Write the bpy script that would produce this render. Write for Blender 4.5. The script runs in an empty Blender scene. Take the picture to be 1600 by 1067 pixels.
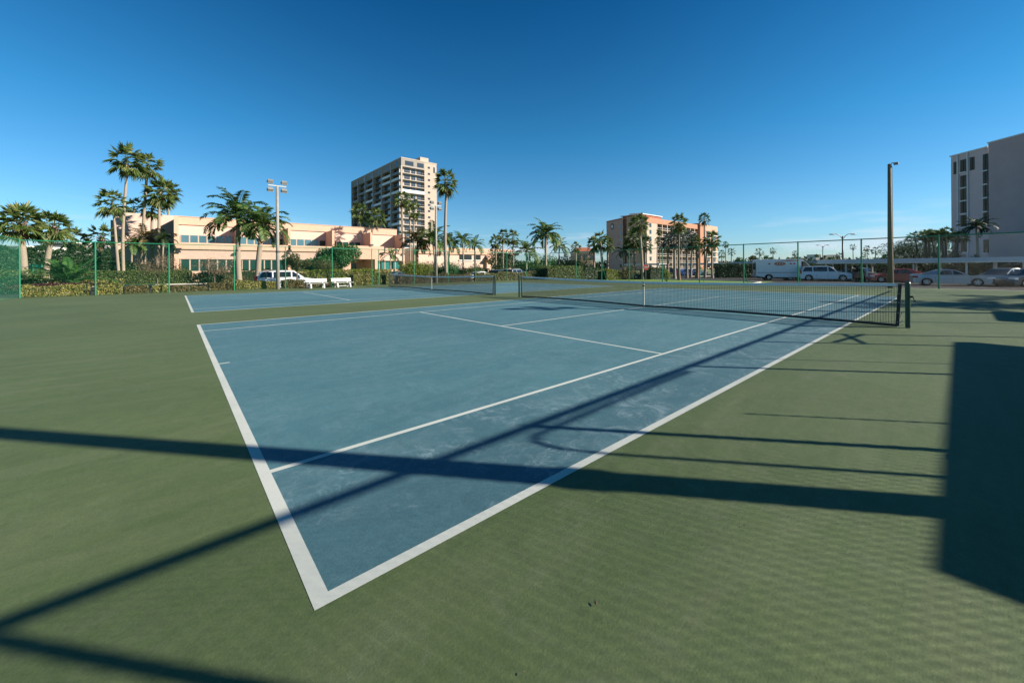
import bpy, bmesh, math, random
from mathutils import Vector, Matrix
R = math.radians
scene = bpy.context.scene
COL = scene.collection
RND = random.Random(7)
# ------------------------------------------------------------------ camera solved from the court lines
CAMP = Vector((-.4287, -1.7422, 1.4059)); YAW = .8561; ROLL = -.0067; FPX = 609.1; SYP = 418.06
FW = Vector((math.cos(YAW), math.sin(YAW), 0)); R0 = Vector((math.sin(YAW), -math.cos(YAW), 0)); U0 = Vector((0, 0, 1))
RV = R0*math.cos(ROLL)+U0*math.sin(ROLL); UV = -R0*math.sin(ROLL)+U0*math.cos(ROLL)
def ray(px, py=SYP): return FW+RV*((px-800)/FPX)-UV*((py-SYP)/FPX)
def at(px, z):
    p = CAMP+ray(px)*z; return p.x, p.y
def hz(px, row, z): return (CAMP+ray(px, row)*z).z          # world height of an image row at depth z
def onY(px, row, Y):
    d = ray(px, row); return CAMP+d*((Y-CAMP.y)/d.y)
def onX(px, row, X):
    d = ray(px, row); return CAMP+d*((X-CAMP.x)/d.x)
LOW = -.45
cam = bpy.data.cameras.new('camera'); co = bpy.data.objects.new('camera', cam); COL.objects.link(co)
m = Matrix.Identity(4)
for i in range(3): m[i][0] = RV[i]; m[i][1] = UV[i]; m[i][2] = -FW[i]; m[i][3] = CAMP[i]
co.matrix_world = m
cam.sensor_width = 36; cam.lens = FPX/1600*36; cam.shift_y = -(533.5-SYP)/1600; cam.clip_end = 9000; cam.clip_start = .05
scene.camera = co
# ------------------------------------------------------------------ light
SKYT = [(0.0, (.78, 1.0, 1.32)), (.10, (.66, 1.08, 1.32)), (.30, (.27, .98, 1.26)), (.55, (.08, .66, 1.02)), (1.0, (.04, .22, .25))]
AZ = math.atan2(-.767, .641); EL = R(25.66)
w = bpy.data.worlds.new('World'); scene.world = w; w.use_nodes = True
nt = w.node_tree; nt.nodes.clear()
out = nt.nodes.new('ShaderNodeOutputWorld'); bg = nt.nodes.new('ShaderNodeBackground'); sky = nt.nodes.new('ShaderNodeTexSky')
sky.sky_type = 'NISHITA'; sky.sun_disc = False; sky.sun_elevation = EL; sky.sun_rotation = math.pi/2-AZ
sky.air_density = 1.0; sky.dust_density = .12; sky.ozone_density = 3.2; sky.altitude = 0
hs = nt.nodes.new('ShaderNodeHueSaturation'); hs.inputs['Saturation'].default_value = 1.0
nt.links.new(sky.outputs[0], hs.inputs['Color'])
tcs = nt.nodes.new('ShaderNodeTexCoord'); sxs = nt.nodes.new('ShaderNodeSeparateXYZ'); nt.links.new(tcs.outputs['Generated'], sxs.inputs[0])
crs = nt.nodes.new('ShaderNodeValToRGB'); nt.links.new(sxs.outputs['Z'], crs.inputs[0]); es = crs.color_ramp.elements     # polarised sky: deeper blue with height
for _ in range(3): es.new(.5)
for i_, (p_, c_) in enumerate(SKYT): es[i_].position = p_; es[i_].color = (*c_, 1)
tint = nt.nodes.new('ShaderNodeMix'); tint.data_type = 'RGBA'; tint.blend_type = 'MULTIPLY'; tint.inputs[0].default_value = 1
nt.links.new(hs.outputs[0], tint.inputs[6]); nt.links.new(crs.outputs[0], tint.inputs[7])
# faint low clouds
tc = nt.nodes.new('ShaderNodeTexCoord'); mp = nt.nodes.new('ShaderNodeMapping'); mp.inputs['Scale'].default_value = (2.2, 2.2, 15)
nz = nt.nodes.new('ShaderNodeTexNoise'); nz.inputs['Scale'].default_value = 2.3; nz.inputs['Detail'].default_value = 7; nz.inputs['Roughness'].default_value = .55
nt.links.new(tc.outputs['Generated'], mp.inputs[0]); nt.links.new(mp.outputs[0], nz.inputs[0])
cr = nt.nodes.new('ShaderNodeValToRGB'); cr.color_ramp.elements[0].position = .50; cr.color_ramp.elements[1].position = .72
nt.links.new(nz.outputs[0], cr.inputs[0])
sx = nt.nodes.new('ShaderNodeSeparateXYZ'); nt.links.new(tc.outputs['Generated'], sx.inputs[0])
mr = nt.nodes.new('ShaderNodeMapRange'); mr.inputs['From Min'].default_value = .035; mr.inputs['From Max'].default_value = .13; mr.inputs['To Min'].default_value = .85; mr.inputs['To Max'].default_value = 0
nt.links.new(sx.outputs['Z'], mr.inputs[0])
mu = nt.nodes.new('ShaderNodeMath'); mu.operation = 'MULTIPLY'; nt.links.new(cr.outputs[0], mu.inputs[0]); nt.links.new(mr.outputs[0], mu.inputs[1])
mx = nt.nodes.new('ShaderNodeMix'); mx.data_type = 'RGBA'; nt.links.new(mu.outputs[0], mx.inputs[0]); nt.links.new(tint.outputs[2], mx.inputs[6]); mx.inputs[7].default_value = (7.5, 8.2, 9.5, 1)
nt.links.new(mx.outputs[2], bg.inputs[0]); bg.inputs[1].default_value = .054
nt.links.new(bg.outputs[0], out.inputs[0])
sl = bpy.data.lights.new('sun', 'SUN'); sl.energy = 5; sl.angle = R(.5); sl.color = (1, .93, .80)
so = bpy.data.objects.new('sun', sl); COL.objects.link(so)
sd = Vector((math.cos(AZ)*math.cos(EL), math.sin(AZ)*math.cos(EL), math.sin(EL)))
so.rotation_euler = sd.to_track_quat('Z', 'Y').to_euler(); so.location = sd*60
vs = scene.view_settings; vs.view_transform = 'Standard'; vs.look = 'None'; vs.gamma = 1; vs.exposure = .97
# ------------------------------------------------------------------ materials
def sr(h):
    v = [int(h[i:i+2], 16)/255 for i in (0, 2, 4)]
    return tuple(((x+.055)/1.055)**2.4 if x > .04045 else x/12.92 for x in v)
def base_mat(name):
    m_ = bpy.data.materials.new(name); m_.use_nodes = True
    return m_, m_.node_tree, m_.node_tree.nodes['Principled BSDF']
def mat(name, col, rough=.7, metal=0, var=.12, scale=3, bump=0, bscale=40, spec=.5, coat=0, stretch=None):
    """procedural paint/stone/metal: colour broken up by two noises, optional bump"""
    m_, t, b = base_mat(name); N = t.nodes; L = t.links
    tc_ = N.new('ShaderNodeTexCoord'); src = tc_.outputs['Object']
    if stretch:
        mp_ = N.new('ShaderNodeMapping'); mp_.inputs['Scale'].default_value = stretch; L.new(src, mp_.inputs[0]); src = mp_.outputs[0]
    n1 = N.new('ShaderNodeTexNoise'); n1.inputs['Scale'].default_value = scale; n1.inputs['Detail'].default_value = 8; n1.inputs['Roughness'].default_value = .65
    L.new(src, n1.inputs[0])
    r_ = N.new('ShaderNodeValToRGB'); e = r_.color_ramp.elements
    e[0].position = .3; e[1].position = .7
    e[0].color = (*[c*(1-var) for c in col], 1); e[1].color = (*[min(1, c*(1+var)) for c in col], 1)
    L.new(n1.outputs[0], r_.inputs[0]); L.new(r_.outputs[0], b.inputs['Base Color'])
    b.inputs['Roughness'].default_value = rough; b.inputs['Metallic'].default_value = metal
    b.inputs['Specular IOR Level'].default_value = spec; b.inputs['Coat Weight'].default_value = coat
    if bump:
        n2 = N.new('ShaderNodeTexNoise'); n2.inputs['Scale'].default_value = bscale; n2.inputs['Detail'].default_value = 4; L.new(src, n2.inputs[0])
        bp = N.new('ShaderNodeBump'); bp.inputs['Strength'].default_value = bump; bp.inputs['Distance'].default_value = .02
        L.new(n2.outputs[0], bp.inputs['Height']); L.new(bp.outputs[0], b.inputs['Normal'])
    return m_
def leaf_mat(name, cols, trans=.3, rough=.5):
    m_, t, b = base_mat(name); N = t.nodes; L = t.links
    g = N.new('ShaderNodeNewGeometry'); r_ = N.new('ShaderNodeValToRGB'); e = r_.color_ramp.elements
    while len(e) < len(cols): e.new(.5)
    for i, c in enumerate(cols): e[i].position = i/(len(cols)-1)*.92+.04; e[i].color = (*c, 1)
    L.new(g.outputs['Random Per Island'], r_.inputs[0]); L.new(r_.outputs[0], b.inputs['Base Color'])
    b.inputs['Roughness'].default_value = rough; b.inputs['Specular IOR Level'].default_value = .35
    tr = N.new('ShaderNodeBsdfTranslucent'); ms = N.new('ShaderNodeMixShader'); ms.inputs[0].default_value = trans
    L.new(r_.outputs[0], tr.inputs[0]); L.new(b.outputs[0], ms.inputs[1]); L.new(tr.outputs[0], ms.inputs[2])
    L.new(ms.outputs[0], N['Material Output'].inputs[0])
    return m_
def court_mat(name, ca, cb, cc, wear, wearcol, streak=.5):
    """painted acrylic court: broad fading, sweeping streaks, fine grit, scuffs that bring up a paler coat"""
    m_, t, b = base_mat(name); N = t.nodes; L = t.links
    tc_ = N.new('ShaderNodeTexCoord'); P = tc_.outputs['Object']
    def noise(sc, det=6, ro=.6, src=P, dist=0):
        n = N.new('ShaderNodeTexNoise'); n.inputs['Scale'].default_value = sc; n.inputs['Detail'].default_value = det; n.inputs['Roughness'].default_value = ro; n.inputs['Distortion'].default_value = dist
        L.new(src, n.inputs[0]); return n.outputs[0]
    def ramp(src, p0, p1, c0=(0, 0, 0), c1=(1, 1, 1)):
        r_ = N.new('ShaderNodeValToRGB'); e = r_.color_ramp.elements; e[0].position = p0; e[1].position = p1; e[0].color = (*c0, 1); e[1].color = (*c1, 1); L.new(src, r_.inputs[0]); return r_.outputs[0]
    def mix(f, a, c, mode='MIX'):
        x = N.new('ShaderNodeMix'); x.data_type = 'RGBA'; x.blend_type = mode
        if isinstance(f, float): x.inputs[0].default_value = f
        else: L.new(f, x.inputs[0])
        for k, v in ((6, a), (7, c)):
            if isinstance(v, tuple): x.inputs[k].default_value = (*v, 1)
            else: L.new(v, x.inputs[k])
        return x.outputs[2]
    c1 = mix(ramp(noise(.22, 5, .6, dist=.6), .36, .64), ca, cb)
    mp_ = N.new('ShaderNodeMapping'); mp_.inputs['Rotation'].default_value = (0, 0, .35); mp_.inputs['Scale'].default_value = (.35, 2.4, 1); L.new(P, mp_.inputs[0])
    c2 = mix(ramp(noise(1.1, 9, .7, mp_.outputs[0], .8), .45, .75), c1, cc)
    sc1 = ramp(noise(2.6, 14, .80, dist=1.4), .49, .66); area = ramp(noise(.55, 3, .5), .40, .60)
    mul = N.new('ShaderNodeMath'); mul.operation = 'MULTIPLY'; L.new(sc1, mul.inputs[0]); L.new(area, mul.inputs[1])
    mu2 = N.new('ShaderNodeMath'); mu2.operation = 'MULTIPLY'; L.new(mul.outputs[0], mu2.inputs[0]); mu2.inputs[1].default_value = wear
    if name.startswith('blue'):     # the tramlines nearest the gate are scuffed far more than the middle of the court
        sy_ = N.new('ShaderNodeSeparateXYZ'); L.new(P, sy_.inputs[0]); mk = N.new('ShaderNodeMapRange'); mk.inputs['From Min'].default_value = 1.25; mk.inputs['From Max'].default_value = 1.5; mk.inputs['To Min'].default_value = 1.25; mk.inputs['To Max'].default_value = .42
        L.new(sy_.outputs['Y'], mk.inputs[0]); L.new(mk.outputs[0], mu2.inputs[1])
        nf_ = ramp(noise(5.5, 14, .82, dist=1.8), .50, .64); av = N.new('ShaderNodeMath'); av.operation = 'MAXIMUM'; L.new(mul.outputs[0], av.inputs[0])
        hf = N.new('ShaderNodeMath'); hf.operation = 'MULTIPLY'; L.new(nf_, hf.inputs[0]); L.new(ramp(noise(.9, 4, .6), .45, .60), hf.inputs[1]); L.new(hf.outputs[0], av.inputs[1]); L.new(av.outputs[0], mu2.inputs[0])
        c2 = mix(ramp(sy_.outputs['Y'], 0, 1), c2, c2)
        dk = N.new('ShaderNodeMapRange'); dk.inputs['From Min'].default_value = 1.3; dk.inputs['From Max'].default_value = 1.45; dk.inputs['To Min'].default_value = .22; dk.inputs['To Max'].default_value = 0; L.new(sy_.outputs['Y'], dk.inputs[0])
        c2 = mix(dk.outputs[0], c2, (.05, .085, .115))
    c3 = mix(mu2.outputs[0], c2, wearcol)
    # resurfacing patches, mid-size mottling, hairline cracks
    dn = N.new('ShaderNodeTexNoise'); dn.inputs['Scale'].default_value = .9; dn.inputs['Detail'].default_value = 5; L.new(P, dn.inputs[0])
    dm = N.new('ShaderNodeMix'); dm.data_type = 'RGBA'; dm.blend_type = 'ADD'; dm.inputs[0].default_value = 1.6; L.new(P, dm.inputs[6]); L.new(dn.outputs['Color'], dm.inputs[7])
    vo = N.new('ShaderNodeTexVoronoi'); vo.inputs['Scale'].default_value = .23; L.new(dm.outputs[2], vo.inputs['Vector'])
    bw = N.new('ShaderNodeRGBToBW'); L.new(vo.outputs['Color'], bw.inputs[0])
    c3 = mix(1.0, c3, ramp(bw.outputs[0], .15, .85, (.93, .94, .95), (1.06, 1.05, 1.04)), 'MULTIPLY')
    c3 = mix(1.0, c3, ramp(noise(7.5, 8, .72, dist=.8), .30, .70, (.88, .89, .90), (1.10, 1.09, 1.08)), 'MULTIPLY')
    dn2 = N.new('ShaderNodeTexNoise'); dn2.inputs['Scale'].default_value = 2.4; dn2.inputs['Detail'].default_value = 9; dn2.inputs['Roughness'].default_value = .7; L.new(P, dn2.inputs[0])
    dm2 = N.new('ShaderNodeMix'); dm2.data_type = 'RGBA'; dm2.blend_type = 'ADD'; dm2.inputs[0].default_value = .7; L.new(P, dm2.inputs[6]); L.new(dn2.outputs['Color'], dm2.inputs[7])
    vc = N.new('ShaderNodeTexVoronoi'); vc.feature = 'DISTANCE_TO_EDGE'; vc.inputs['Scale'].default_value = .19; L.new(dm2.outputs[2], vc.inputs['Vector'])
    c3 = mix(1.0, c3, ramp(vc.outputs['Distance'], 0.0, .0012, (.88, .88, .88), (1, 1, 1)), 'MULTIPLY')
    mps = N.new('ShaderNodeMapping'); mps.inputs['Rotation'].default_value = (0, 0, 1.1); mps.inputs['Scale'].default_value = (9, .9, 1); L.new(P, mps.inputs[0])
    c3 = mix(1.0, c3, ramp(noise(1.6, 4, .55, mps.outputs[0], .5), .66, .78, (1, 1, 1), (.84, .85, .86)), 'MULTIPLY')
    grit = N.new('ShaderNodeMix'); grit.data_type = 'RGBA'; grit.blend_type = 'MULTIPLY'; grit.inputs[0].default_value = 1
    L.new(c3, grit.inputs[6]); L.new(ramp(noise(90, 4, .75), .28, .74, (.78, .78, .78), (1.15, 1.15, 1.15)), grit.inputs[7])
    L.new(grit.outputs[2], b.inputs['Base Color'])
    b.inputs['Roughness'].default_value = .72; b.inputs['Specular IOR Level'].default_value = .34
    bp = N.new('ShaderNodeBump'); bp.inputs['Strength'].default_value = .32; bp.inputs['Distance'].default_value = .006; L.new(noise(110, 5, .7), bp.inputs['Height'])
    b2 = N.new('ShaderNodeBump'); b2.inputs['Strength'].default_value = .25; b2.inputs['Distance'].default_value = .01; L.new(noise(5, 6, .7, mp_.outputs[0]), b2.inputs['Height']); L.new(bp.outputs[0], b2.inputs['Normal'])
    L.new(b2.outputs[0], b.inputs['Normal'])
    return m_
def glass_mat(name, col, rough=.06, var=.3, metal=.0):
    m_, t, b = base_mat(name); N = t.nodes; L = t.links
    g = N.new('ShaderNodeNewGeometry'); oi = N.new('ShaderNodeObjectInfo'); r_ = N.new('ShaderNodeValToRGB'); e = r_.color_ramp.elements
    e[0].color = (*[c*(1-var) for c in col], 1); e[1].color = (*[c*(1+var) for c in col], 1)
    L.new(g.outputs['Random Per Island'], r_.inputs[0]); L.new(r_.outputs[0], b.inputs['Base Color'])
    b.inputs['Roughness'].default_value = rough; b.inputs['Specular IOR Level'].default_value = .9; b.inputs['Metallic'].default_value = metal
    return m_
M = {}
M['green'] = court_mat('green_court_paint', (.076, .110, .040), (.096, .135, .052), (.118, .144, .066), .42, (.150, .168, .105))
M['blue'] = court_mat('blue_court_paint', (.056, .150, .182), (.070, .174, .206), (.088, .190, .222), .60, (.20, .29, .33))
def line_mat():
    m_, t, b = base_mat('white_line_paint'); N = t.nodes; L = t.links
    tc_ = N.new('ShaderNodeTexCoord'); P = tc_.outputs['Object']
    def nz_(s_, d_, r_):
        n = N.new('ShaderNodeTexNoise'); n.inputs['Scale'].default_value = s_; n.inputs['Detail'].default_value = d_; n.inputs['Roughness'].default_value = r_; L.new(P, n.inputs[0]); return n.outputs[0]
    def rp(src, p0, p1, c0, c1):
        r_ = N.new('ShaderNodeValToRGB'); e = r_.color_ramp.elements; e[0].position = p0; e[1].position = p1; e[0].color = (*c0, 1); e[1].color = (*c1, 1); L.new(src, r_.inputs[0]); return r_.outputs[0]
    base = rp(nz_(1.3, 6, .6), .3, .7, (.43, .455, .42), (.54, .55, .51))
    chips = rp(nz_(34, 10, .8), .57, .63, (0, 0, 0), (.55, .55, .55)); area = rp(nz_(.9, 4, .6), .42, .62, (.15, .15, .15), (1, 1, 1))
    mm = N.new('ShaderNodeMath'); mm.operation = 'MULTIPLY'; L.new(chips, mm.inputs[0]); L.new(area, mm.inputs[1])
    x = N.new('ShaderNodeMix'); x.data_type = 'RGBA'; L.new(mm.outputs[0], x.inputs[0]); L.new(base, x.inputs[6]); x.inputs[7].default_value = (.16, .23, .20, 1)
    L.new(x.outputs[2], b.inputs['Base Color']); b.inputs['Roughness'].default_value = .8
    return m_
M['line'] = line_mat()
M['grass'] = mat('lawn_grass', (.13, .22, .028), .9, var=.42, scale=2.2, bump=.6, bscale=30)
M['soil'] = mat('mulch_soil', (.10, .07, .045), .95, var=.4, scale=6, bump=.6)
M['earth'] = mat('dry_ground', (.12, .15, .06), .95, var=.35, scale=.6, bump=.4)
M['asphalt'] = mat('worn_asphalt', (.046, .042, .044), 1.0, var=.22, scale=.5, bump=.5, bscale=60, spec=.12)
M['concrete'] = mat('pale_concrete', (.46, .42, .37), .85, var=.12, scale=1.5, bump=.2)
M['fence'] = mat('green_vinyl', (.012, .19, .095), .42, var=.15, scale=6)
M['wire'] = mat('green_vinyl_wire', (.010, .12, .07), .5, var=.1, scale=6)
M['dkgreen'] = mat('dark_green_post_paint', (.010, .050, .030), .35, var=.3, scale=18)
M['band'] = mat('net_band_vinyl', (.70, .70, .70), .6, var=.08, scale=8)
M['black'] = mat('black_vinyl', (.012, .012, .014), .5, var=.3, scale=10)
M['netcord'] = mat('net_cord', (.008, .008, .010), .8, var=.2, scale=10)
M['strap'] = mat('white_strap', (.42, .42, .39), .7, var=.15, scale=20)
M['galv'] = mat('concrete_pole', (.26, .24, .21), .75, var=.15, scale=5, bump=.2)
M['wood'] = mat('weathered_pole_wood', (.19, .15, .095), .85, var=.3, scale=6, bump=.5, stretch=(6, 6, .5))
M['salmon'] = mat('salmon_stucco', (.58, .36, .255), .9, var=.06, scale=1.2, bump=.25, bscale=30)
M['pink'] = mat('pale_pink_stucco', (.60, .425, .345), .9, var=.05, scale=1.2, bump=.25, bscale=30)
M['rose_shade'] = mat('shaded_rose_stucco', (.50, .30, .22), .9, var=.07, scale=1.2, bump=.25, bscale=30)  # salmon wall tone of shaded faces put into the colour; awning shares it
M['white'] = mat('white_paint', (.72, .70, .66), .6, var=.06, scale=4)
M['bench'] = mat('white_bench_paint', (.52, .51, .49), .55, var=.05, scale=6)
M['glass'] = glass_mat('window_glass', (.05, .12, .15), .08, .5)
M['tealglass'] = glass_mat('teal_window_glass', (.035, .16, .15), .08, .35)
M['darkglass'] = glass_mat('dark_window_glass', (.010, .040, .032), .12, .5); M['darkglass'].node_tree.nodes['Principled BSDF'].inputs['Specular IOR Level'].default_value = .35
M['peach'] = mat('peach_stucco', (.46, .31, .25), .9, var=.06, scale=.5)
M['cream'] = mat('cream_stucco', (.44, .35, .28), .9, var=.06, scale=.5)
M['creamside'] = mat('shade_grey_cream_stucco', (.28, .245, .215), .9, var=.08, scale=.5)  # shade of the tower's left face in the colour; also plain grey walls
M['slab'] = mat('balcony_slab_paint', (.42, .37, .33), .85, var=.08, scale=.8)
M['bronze'] = glass_mat('balcony_shadow_glass', (.025, .028, .032), .12, .6)
M['rail'] = mat('white_rail_panel', (.70, .72, .72), .6, var=.06, scale=1)
M['metalrail'] = mat('grey_rail', (.14, .15, .16), .5, var=.1, scale=1)
M['terra'] = mat('terracotta_stucco', (.42, .20, .12), .9, var=.08, scale=.5)
M['apricot'] = mat('apricot_stucco', (.47, .30, .21), .9, var=.08, scale=.5)
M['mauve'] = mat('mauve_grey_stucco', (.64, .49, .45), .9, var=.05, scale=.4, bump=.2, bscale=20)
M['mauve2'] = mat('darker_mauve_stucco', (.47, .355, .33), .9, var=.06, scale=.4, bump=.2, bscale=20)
M['apt'] = mat('white_apartment_wall', (.60, .56, .50), .9, var=.06, scale=.5)
M['redroof'] = mat('red_roof_tile', (.34, .10, .05), .85, var=.2, scale=3)
M['trunk'] = mat('grey_palm_trunk', (.30, .235, .175), .95, var=.28, scale=4, bump=.7, bscale=14, stretch=(1, 1, 7))
M['trunk2'] = mat('brown_palm_trunk', (.22, .135, .085), .95, var=.35, scale=5, bump=.8, bscale=16, stretch=(1, 1, 5))
M['bark'] = mat('tree_bark', (.13, .095, .065), .95, var=.3, scale=6, bump=.7)
M['dead'] = leaf_mat('dead_fronds', [(.10, .06, .025), (.22, .14, .06), (.30, .20, .10)], .15, .8)
M['fan'] = leaf_mat('fan_palm_leaf', [(0.034, 0.065, 0.016), (0.074, 0.125, 0.028), (0.128, 0.181, 0.041), (0.216, 0.225, 0.069)], .38)
M['fan2'] = leaf_mat('dark_fan_leaf', [(0.024, 0.053, 0.016), (0.047, 0.090, 0.023), (0.081, 0.125, 0.034), (0.135, 0.163, 0.052)], .38)
M['feather'] = leaf_mat('feather_palm_leaf', [(0.030, 0.077, 0.021), (0.061, 0.138, 0.032), (0.108, 0.188, 0.041), (0.203, 0.213, 0.069)], .38)
M['silver'] = leaf_mat('silver_palm_leaf', [(.05, .07, .06), (.11, .14, .12), (.18, .21, .18)], .25)
M['hedgey'] = leaf_mat('yellow_green_leaf', [(.035, .06, .012), (.11, .13, .018), (.22, .21, .03), (.36, .30, .08), (.40, .34, .18)], .3)
M['hedgeb'] = leaf_mat('brownish_leaf', [(.04, .045, .015), (.10, .08, .025), (.16, .13, .04), (.24, .16, .08)], .3)
M['hedgeg'] = leaf_mat('green_hedge_leaf', [(.025, .045, .012), (.055, .095, .02), (.10, .14, .03), (.15, .17, .04)], .3)
M['hedged'] = leaf_mat('dark_hedge_leaf', [(.010, .025, .010), (.022, .048, .016), (.04, .075, .02)], .25)
M['lime'] = leaf_mat('lime_leaf', [(.06, .09, .012), (.14, .18, .02), (.26, .27, .03)], .35)
M['treeg'] = leaf_mat('bright_tree_leaf', [(.015, .06, .016), (.03, .115, .028), (.055, .16, .04)], .3)
M['olive'] = leaf_mat('olive_tree_leaf', [(.035, .045, .015), (.075, .085, .025), (.12, .115, .04)], .3)
M['gold'] = leaf_mat('golden_tree_leaf', [(.07, .08, .02), (.24, .21, .05), (.42, .34, .09)], .35)
M['rust'] = leaf_mat('rusty_twig_leaf', [(.09, .06, .035), (.20, .13, .08), (.30, .20, .13)], .3)
M['burg'] = leaf_mat('burgundy_leaf', [(.02, .008, .010), (.07, .012, .02), (.16, .03, .045)], .25)
def paint(name, col, metal=0): return mat(name, col, .28, metal, .03, 2, coat=.6)
M['pwhite'] = paint('white_car_paint', (.72, .73, .74)); M['psilver'] = paint('silver_car_paint', (.34, .36, .40), .5)
M['pred'] = paint('dark_red_car_paint', (.42, .035, .028)); M['pdark'] = paint('dark_grey_car_paint', (.03, .045, .05)); M['pgrey'] = paint('grey_car_paint', (.16, .17, .18), .4)
M['pblue'] = paint('blue_car_paint', (.10, .18, .42))
M['tyre'] = mat('tyre_rubber', (.008, .008, .009), .9, var=.2, scale=6, spec=.15); M['rim'] = mat('wheel_rim', (.40, .41, .43), .35, .8, var=.1)
M['carglass'] = glass_mat('car_glass', (.012, .018, .022), .03, .2)
M['tail'] = mat('red_lens', (.35, .01, .01), .2, var=.1); M['head'] = mat('clear_lens', (.62, .64, .66), .12, var=.1); M['plate'] = mat('number_plate', (.55, .55, .52), .5)
M['orange'] = mat('orange_red_decal', (.62, .12, .03), .5); M['signred'] = mat('sign_red', (.60, .07, .06), .5)
M['roofmetal'] = mat('carport_roof_metal', (.52, .54, .55), .55, var=.08, scale=1)
M['lampmetal'] = mat('bronze_lamp_metal', (.05, .04, .035), .5, var=.2); M['floodgrey'] = mat('flood_lamp_housing', (.22, .22, .21), .5, var=.15)
M['floodglass'] = mat('flood_lamp_glass', (.5, .52, .5), .15, var=.1)
M['canvas'] = mat('shade_roof_cloth', (.03, .06, .05), .9); M['bin'] = mat('ball_debris', (.02, .02, .015), .9)
# ------------------------------------------------------------------ mesh builder
class MB:
    def __init__(s): s.v = []; s.f = []; s.mi = []; s.k = 0
    def face(s, pts):
        n = len(s.v); s.v += [tuple(p) for p in pts]; s.f.append(tuple(range(n, n+len(pts)))); s.mi.append(s.k)
    def mesh(s, vs, fs):
        n = len(s.v); s.v += [tuple(p) for p in vs]; s.f += [tuple(i+n for i in f) for f in fs]; s.mi += [s.k]*len(fs)
    def box(s, x0, x1, y0, y1, z0, z1, mtx=None):
        vs = [Vector(p) for p in ((x0, y0, z0), (x1, y0, z0), (x1, y1, z0), (x0, y1, z0), (x0, y0, z1), (x1, y0, z1), (x1, y1, z1), (x0, y1, z1))]
        if mtx: vs = [mtx @ p for p in vs]
        s.mesh(vs, [(0, 3, 2, 1), (4, 5, 6, 7), (0, 1, 5, 4), (1, 2, 6, 5), (2, 3, 7, 6), (3, 0, 4, 7)])
    def prism(s, poly, z0, z1):
        n = len(poly); vs = [(x, y, z0) for x, y in poly]+[(x, y, z1) for x, y in poly]
        s.mesh(vs, [tuple(range(n-1, -1, -1)), tuple(range(n, 2*n))]+[(i, (i+1) % n, n+(i+1) % n, n+i) for i in range(n)])
    def tube(s, path, rad, n=8, cap=True):
        path = [Vector(p) for p in path]
        if not isinstance(rad, (list, tuple)): rad = [rad]*len(path)
        vs = []; up = Vector((0, 0, 1))
        for i, p in enumerate(path):
            d = (path[min(i+1, len(path)-1)]-path[max(i-1, 0)]).normalized()
            a = d.cross(up) if abs(d.z) < .97 else d.cross(Vector((0, 1, 0)))
            a.normalize(); b = d.cross(a)
            vs += [p+(a*math.cos(2*math.pi*j/n)+b*math.sin(2*math.pi*j/n))*rad[i] for j in range(n)]
        fs = [(i*n+j, i*n+(j+1) % n, (i+1)*n+(j+1) % n, (i+1)*n+j) for i in range(len(path)-1) for j in range(n)]
        if cap: fs += [tuple(range(n-1, -1, -1)), tuple(range((len(path)-1)*n, len(path)*n))]
        s.mesh(vs, fs)
    def ball(s, c, rx, ry, rz, n=10, m_=6):
        vs = [(c[0], c[1], c[2]-rz)]
        for i in range(1, m_):
            t = -math.pi/2+math.pi*i/m_
            vs += [(c[0]+rx*math.cos(t)*math.cos(2*math.pi*j/n), c[1]+ry*math.cos(t)*math.sin(2*math.pi*j/n), c[2]+rz*math.sin(t)) for j in range(n)]
        vs.append((c[0], c[1], c[2]+rz)); L_ = len(vs)-1
        fs = [(0, 1+(j+1) % n, 1+j) for j in range(n)]
        for i in range(m_-2): fs += [(1+i*n+j, 1+i*n+(j+1) % n, 1+(i+1)*n+(j+1) % n, 1+(i+1)*n+j) for j in range(n)]
        fs += [(1+(m_-2)*n+j, 1+(m_-2)*n+(j+1) % n, L_) for j in range(n)]
        s.mesh(vs, fs)
    def build(s, name, mats, parent=None, smooth=False, bevel=0):
        me = bpy.data.meshes.new(name); me.from_pydata(s.v, [], s.f); me.update()
        if not isinstance(mats, (list, tuple)): mats = [mats]
        for m_ in mats: me.materials.append(M[m_] if isinstance(m_, str) else m_)
        if len(mats) > 1: me.polygons.foreach_set('material_index', s.mi)
        if smooth: me.polygons.foreach_set('use_smooth', [True]*len(s.f))
        o = bpy.data.objects.new(name, me); COL.objects.link(o)
        if parent: o.parent = parent
        if bevel:
            b = o.modifiers.new('bevel', 'BEVEL'); b.width = bevel; b.segments = 2; b.limit_method = 'ANGLE'; b.angle_limit = R(40)
        return o
def tag(o, label=None, cat=None, group=None, kind=None):
    if label: o['label'] = label
    if cat: o['category'] = cat
    if group: o['group'] = group
    if kind: o['kind'] = kind
    return o
def thing(name, loc, label, cat, group=None, rz=0):
    o = bpy.data.objects.new(name, None); COL.objects.link(o); o.empty_display_size = .2
    o.location = loc; o.rotation_euler = (0, 0, rz); return tag(o, label, cat, group)
def copy_tree(o, parent=None):
    c = o.copy(); COL.objects.link(c); c.parent = parent
    for ch in list(o.children): copy_tree(ch, c)
    return c
def sheet(name, poly, z, m_, kind='structure'):
    b = MB(); b.face([(x, y, z) for x, y in poly]); o = b.build(name, m_); o['kind'] = kind; return o
def rect(x0, x1, y0, y1): return [(x0, y0), (x1, y0), (x1, y1), (x0, y1)]
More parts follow.
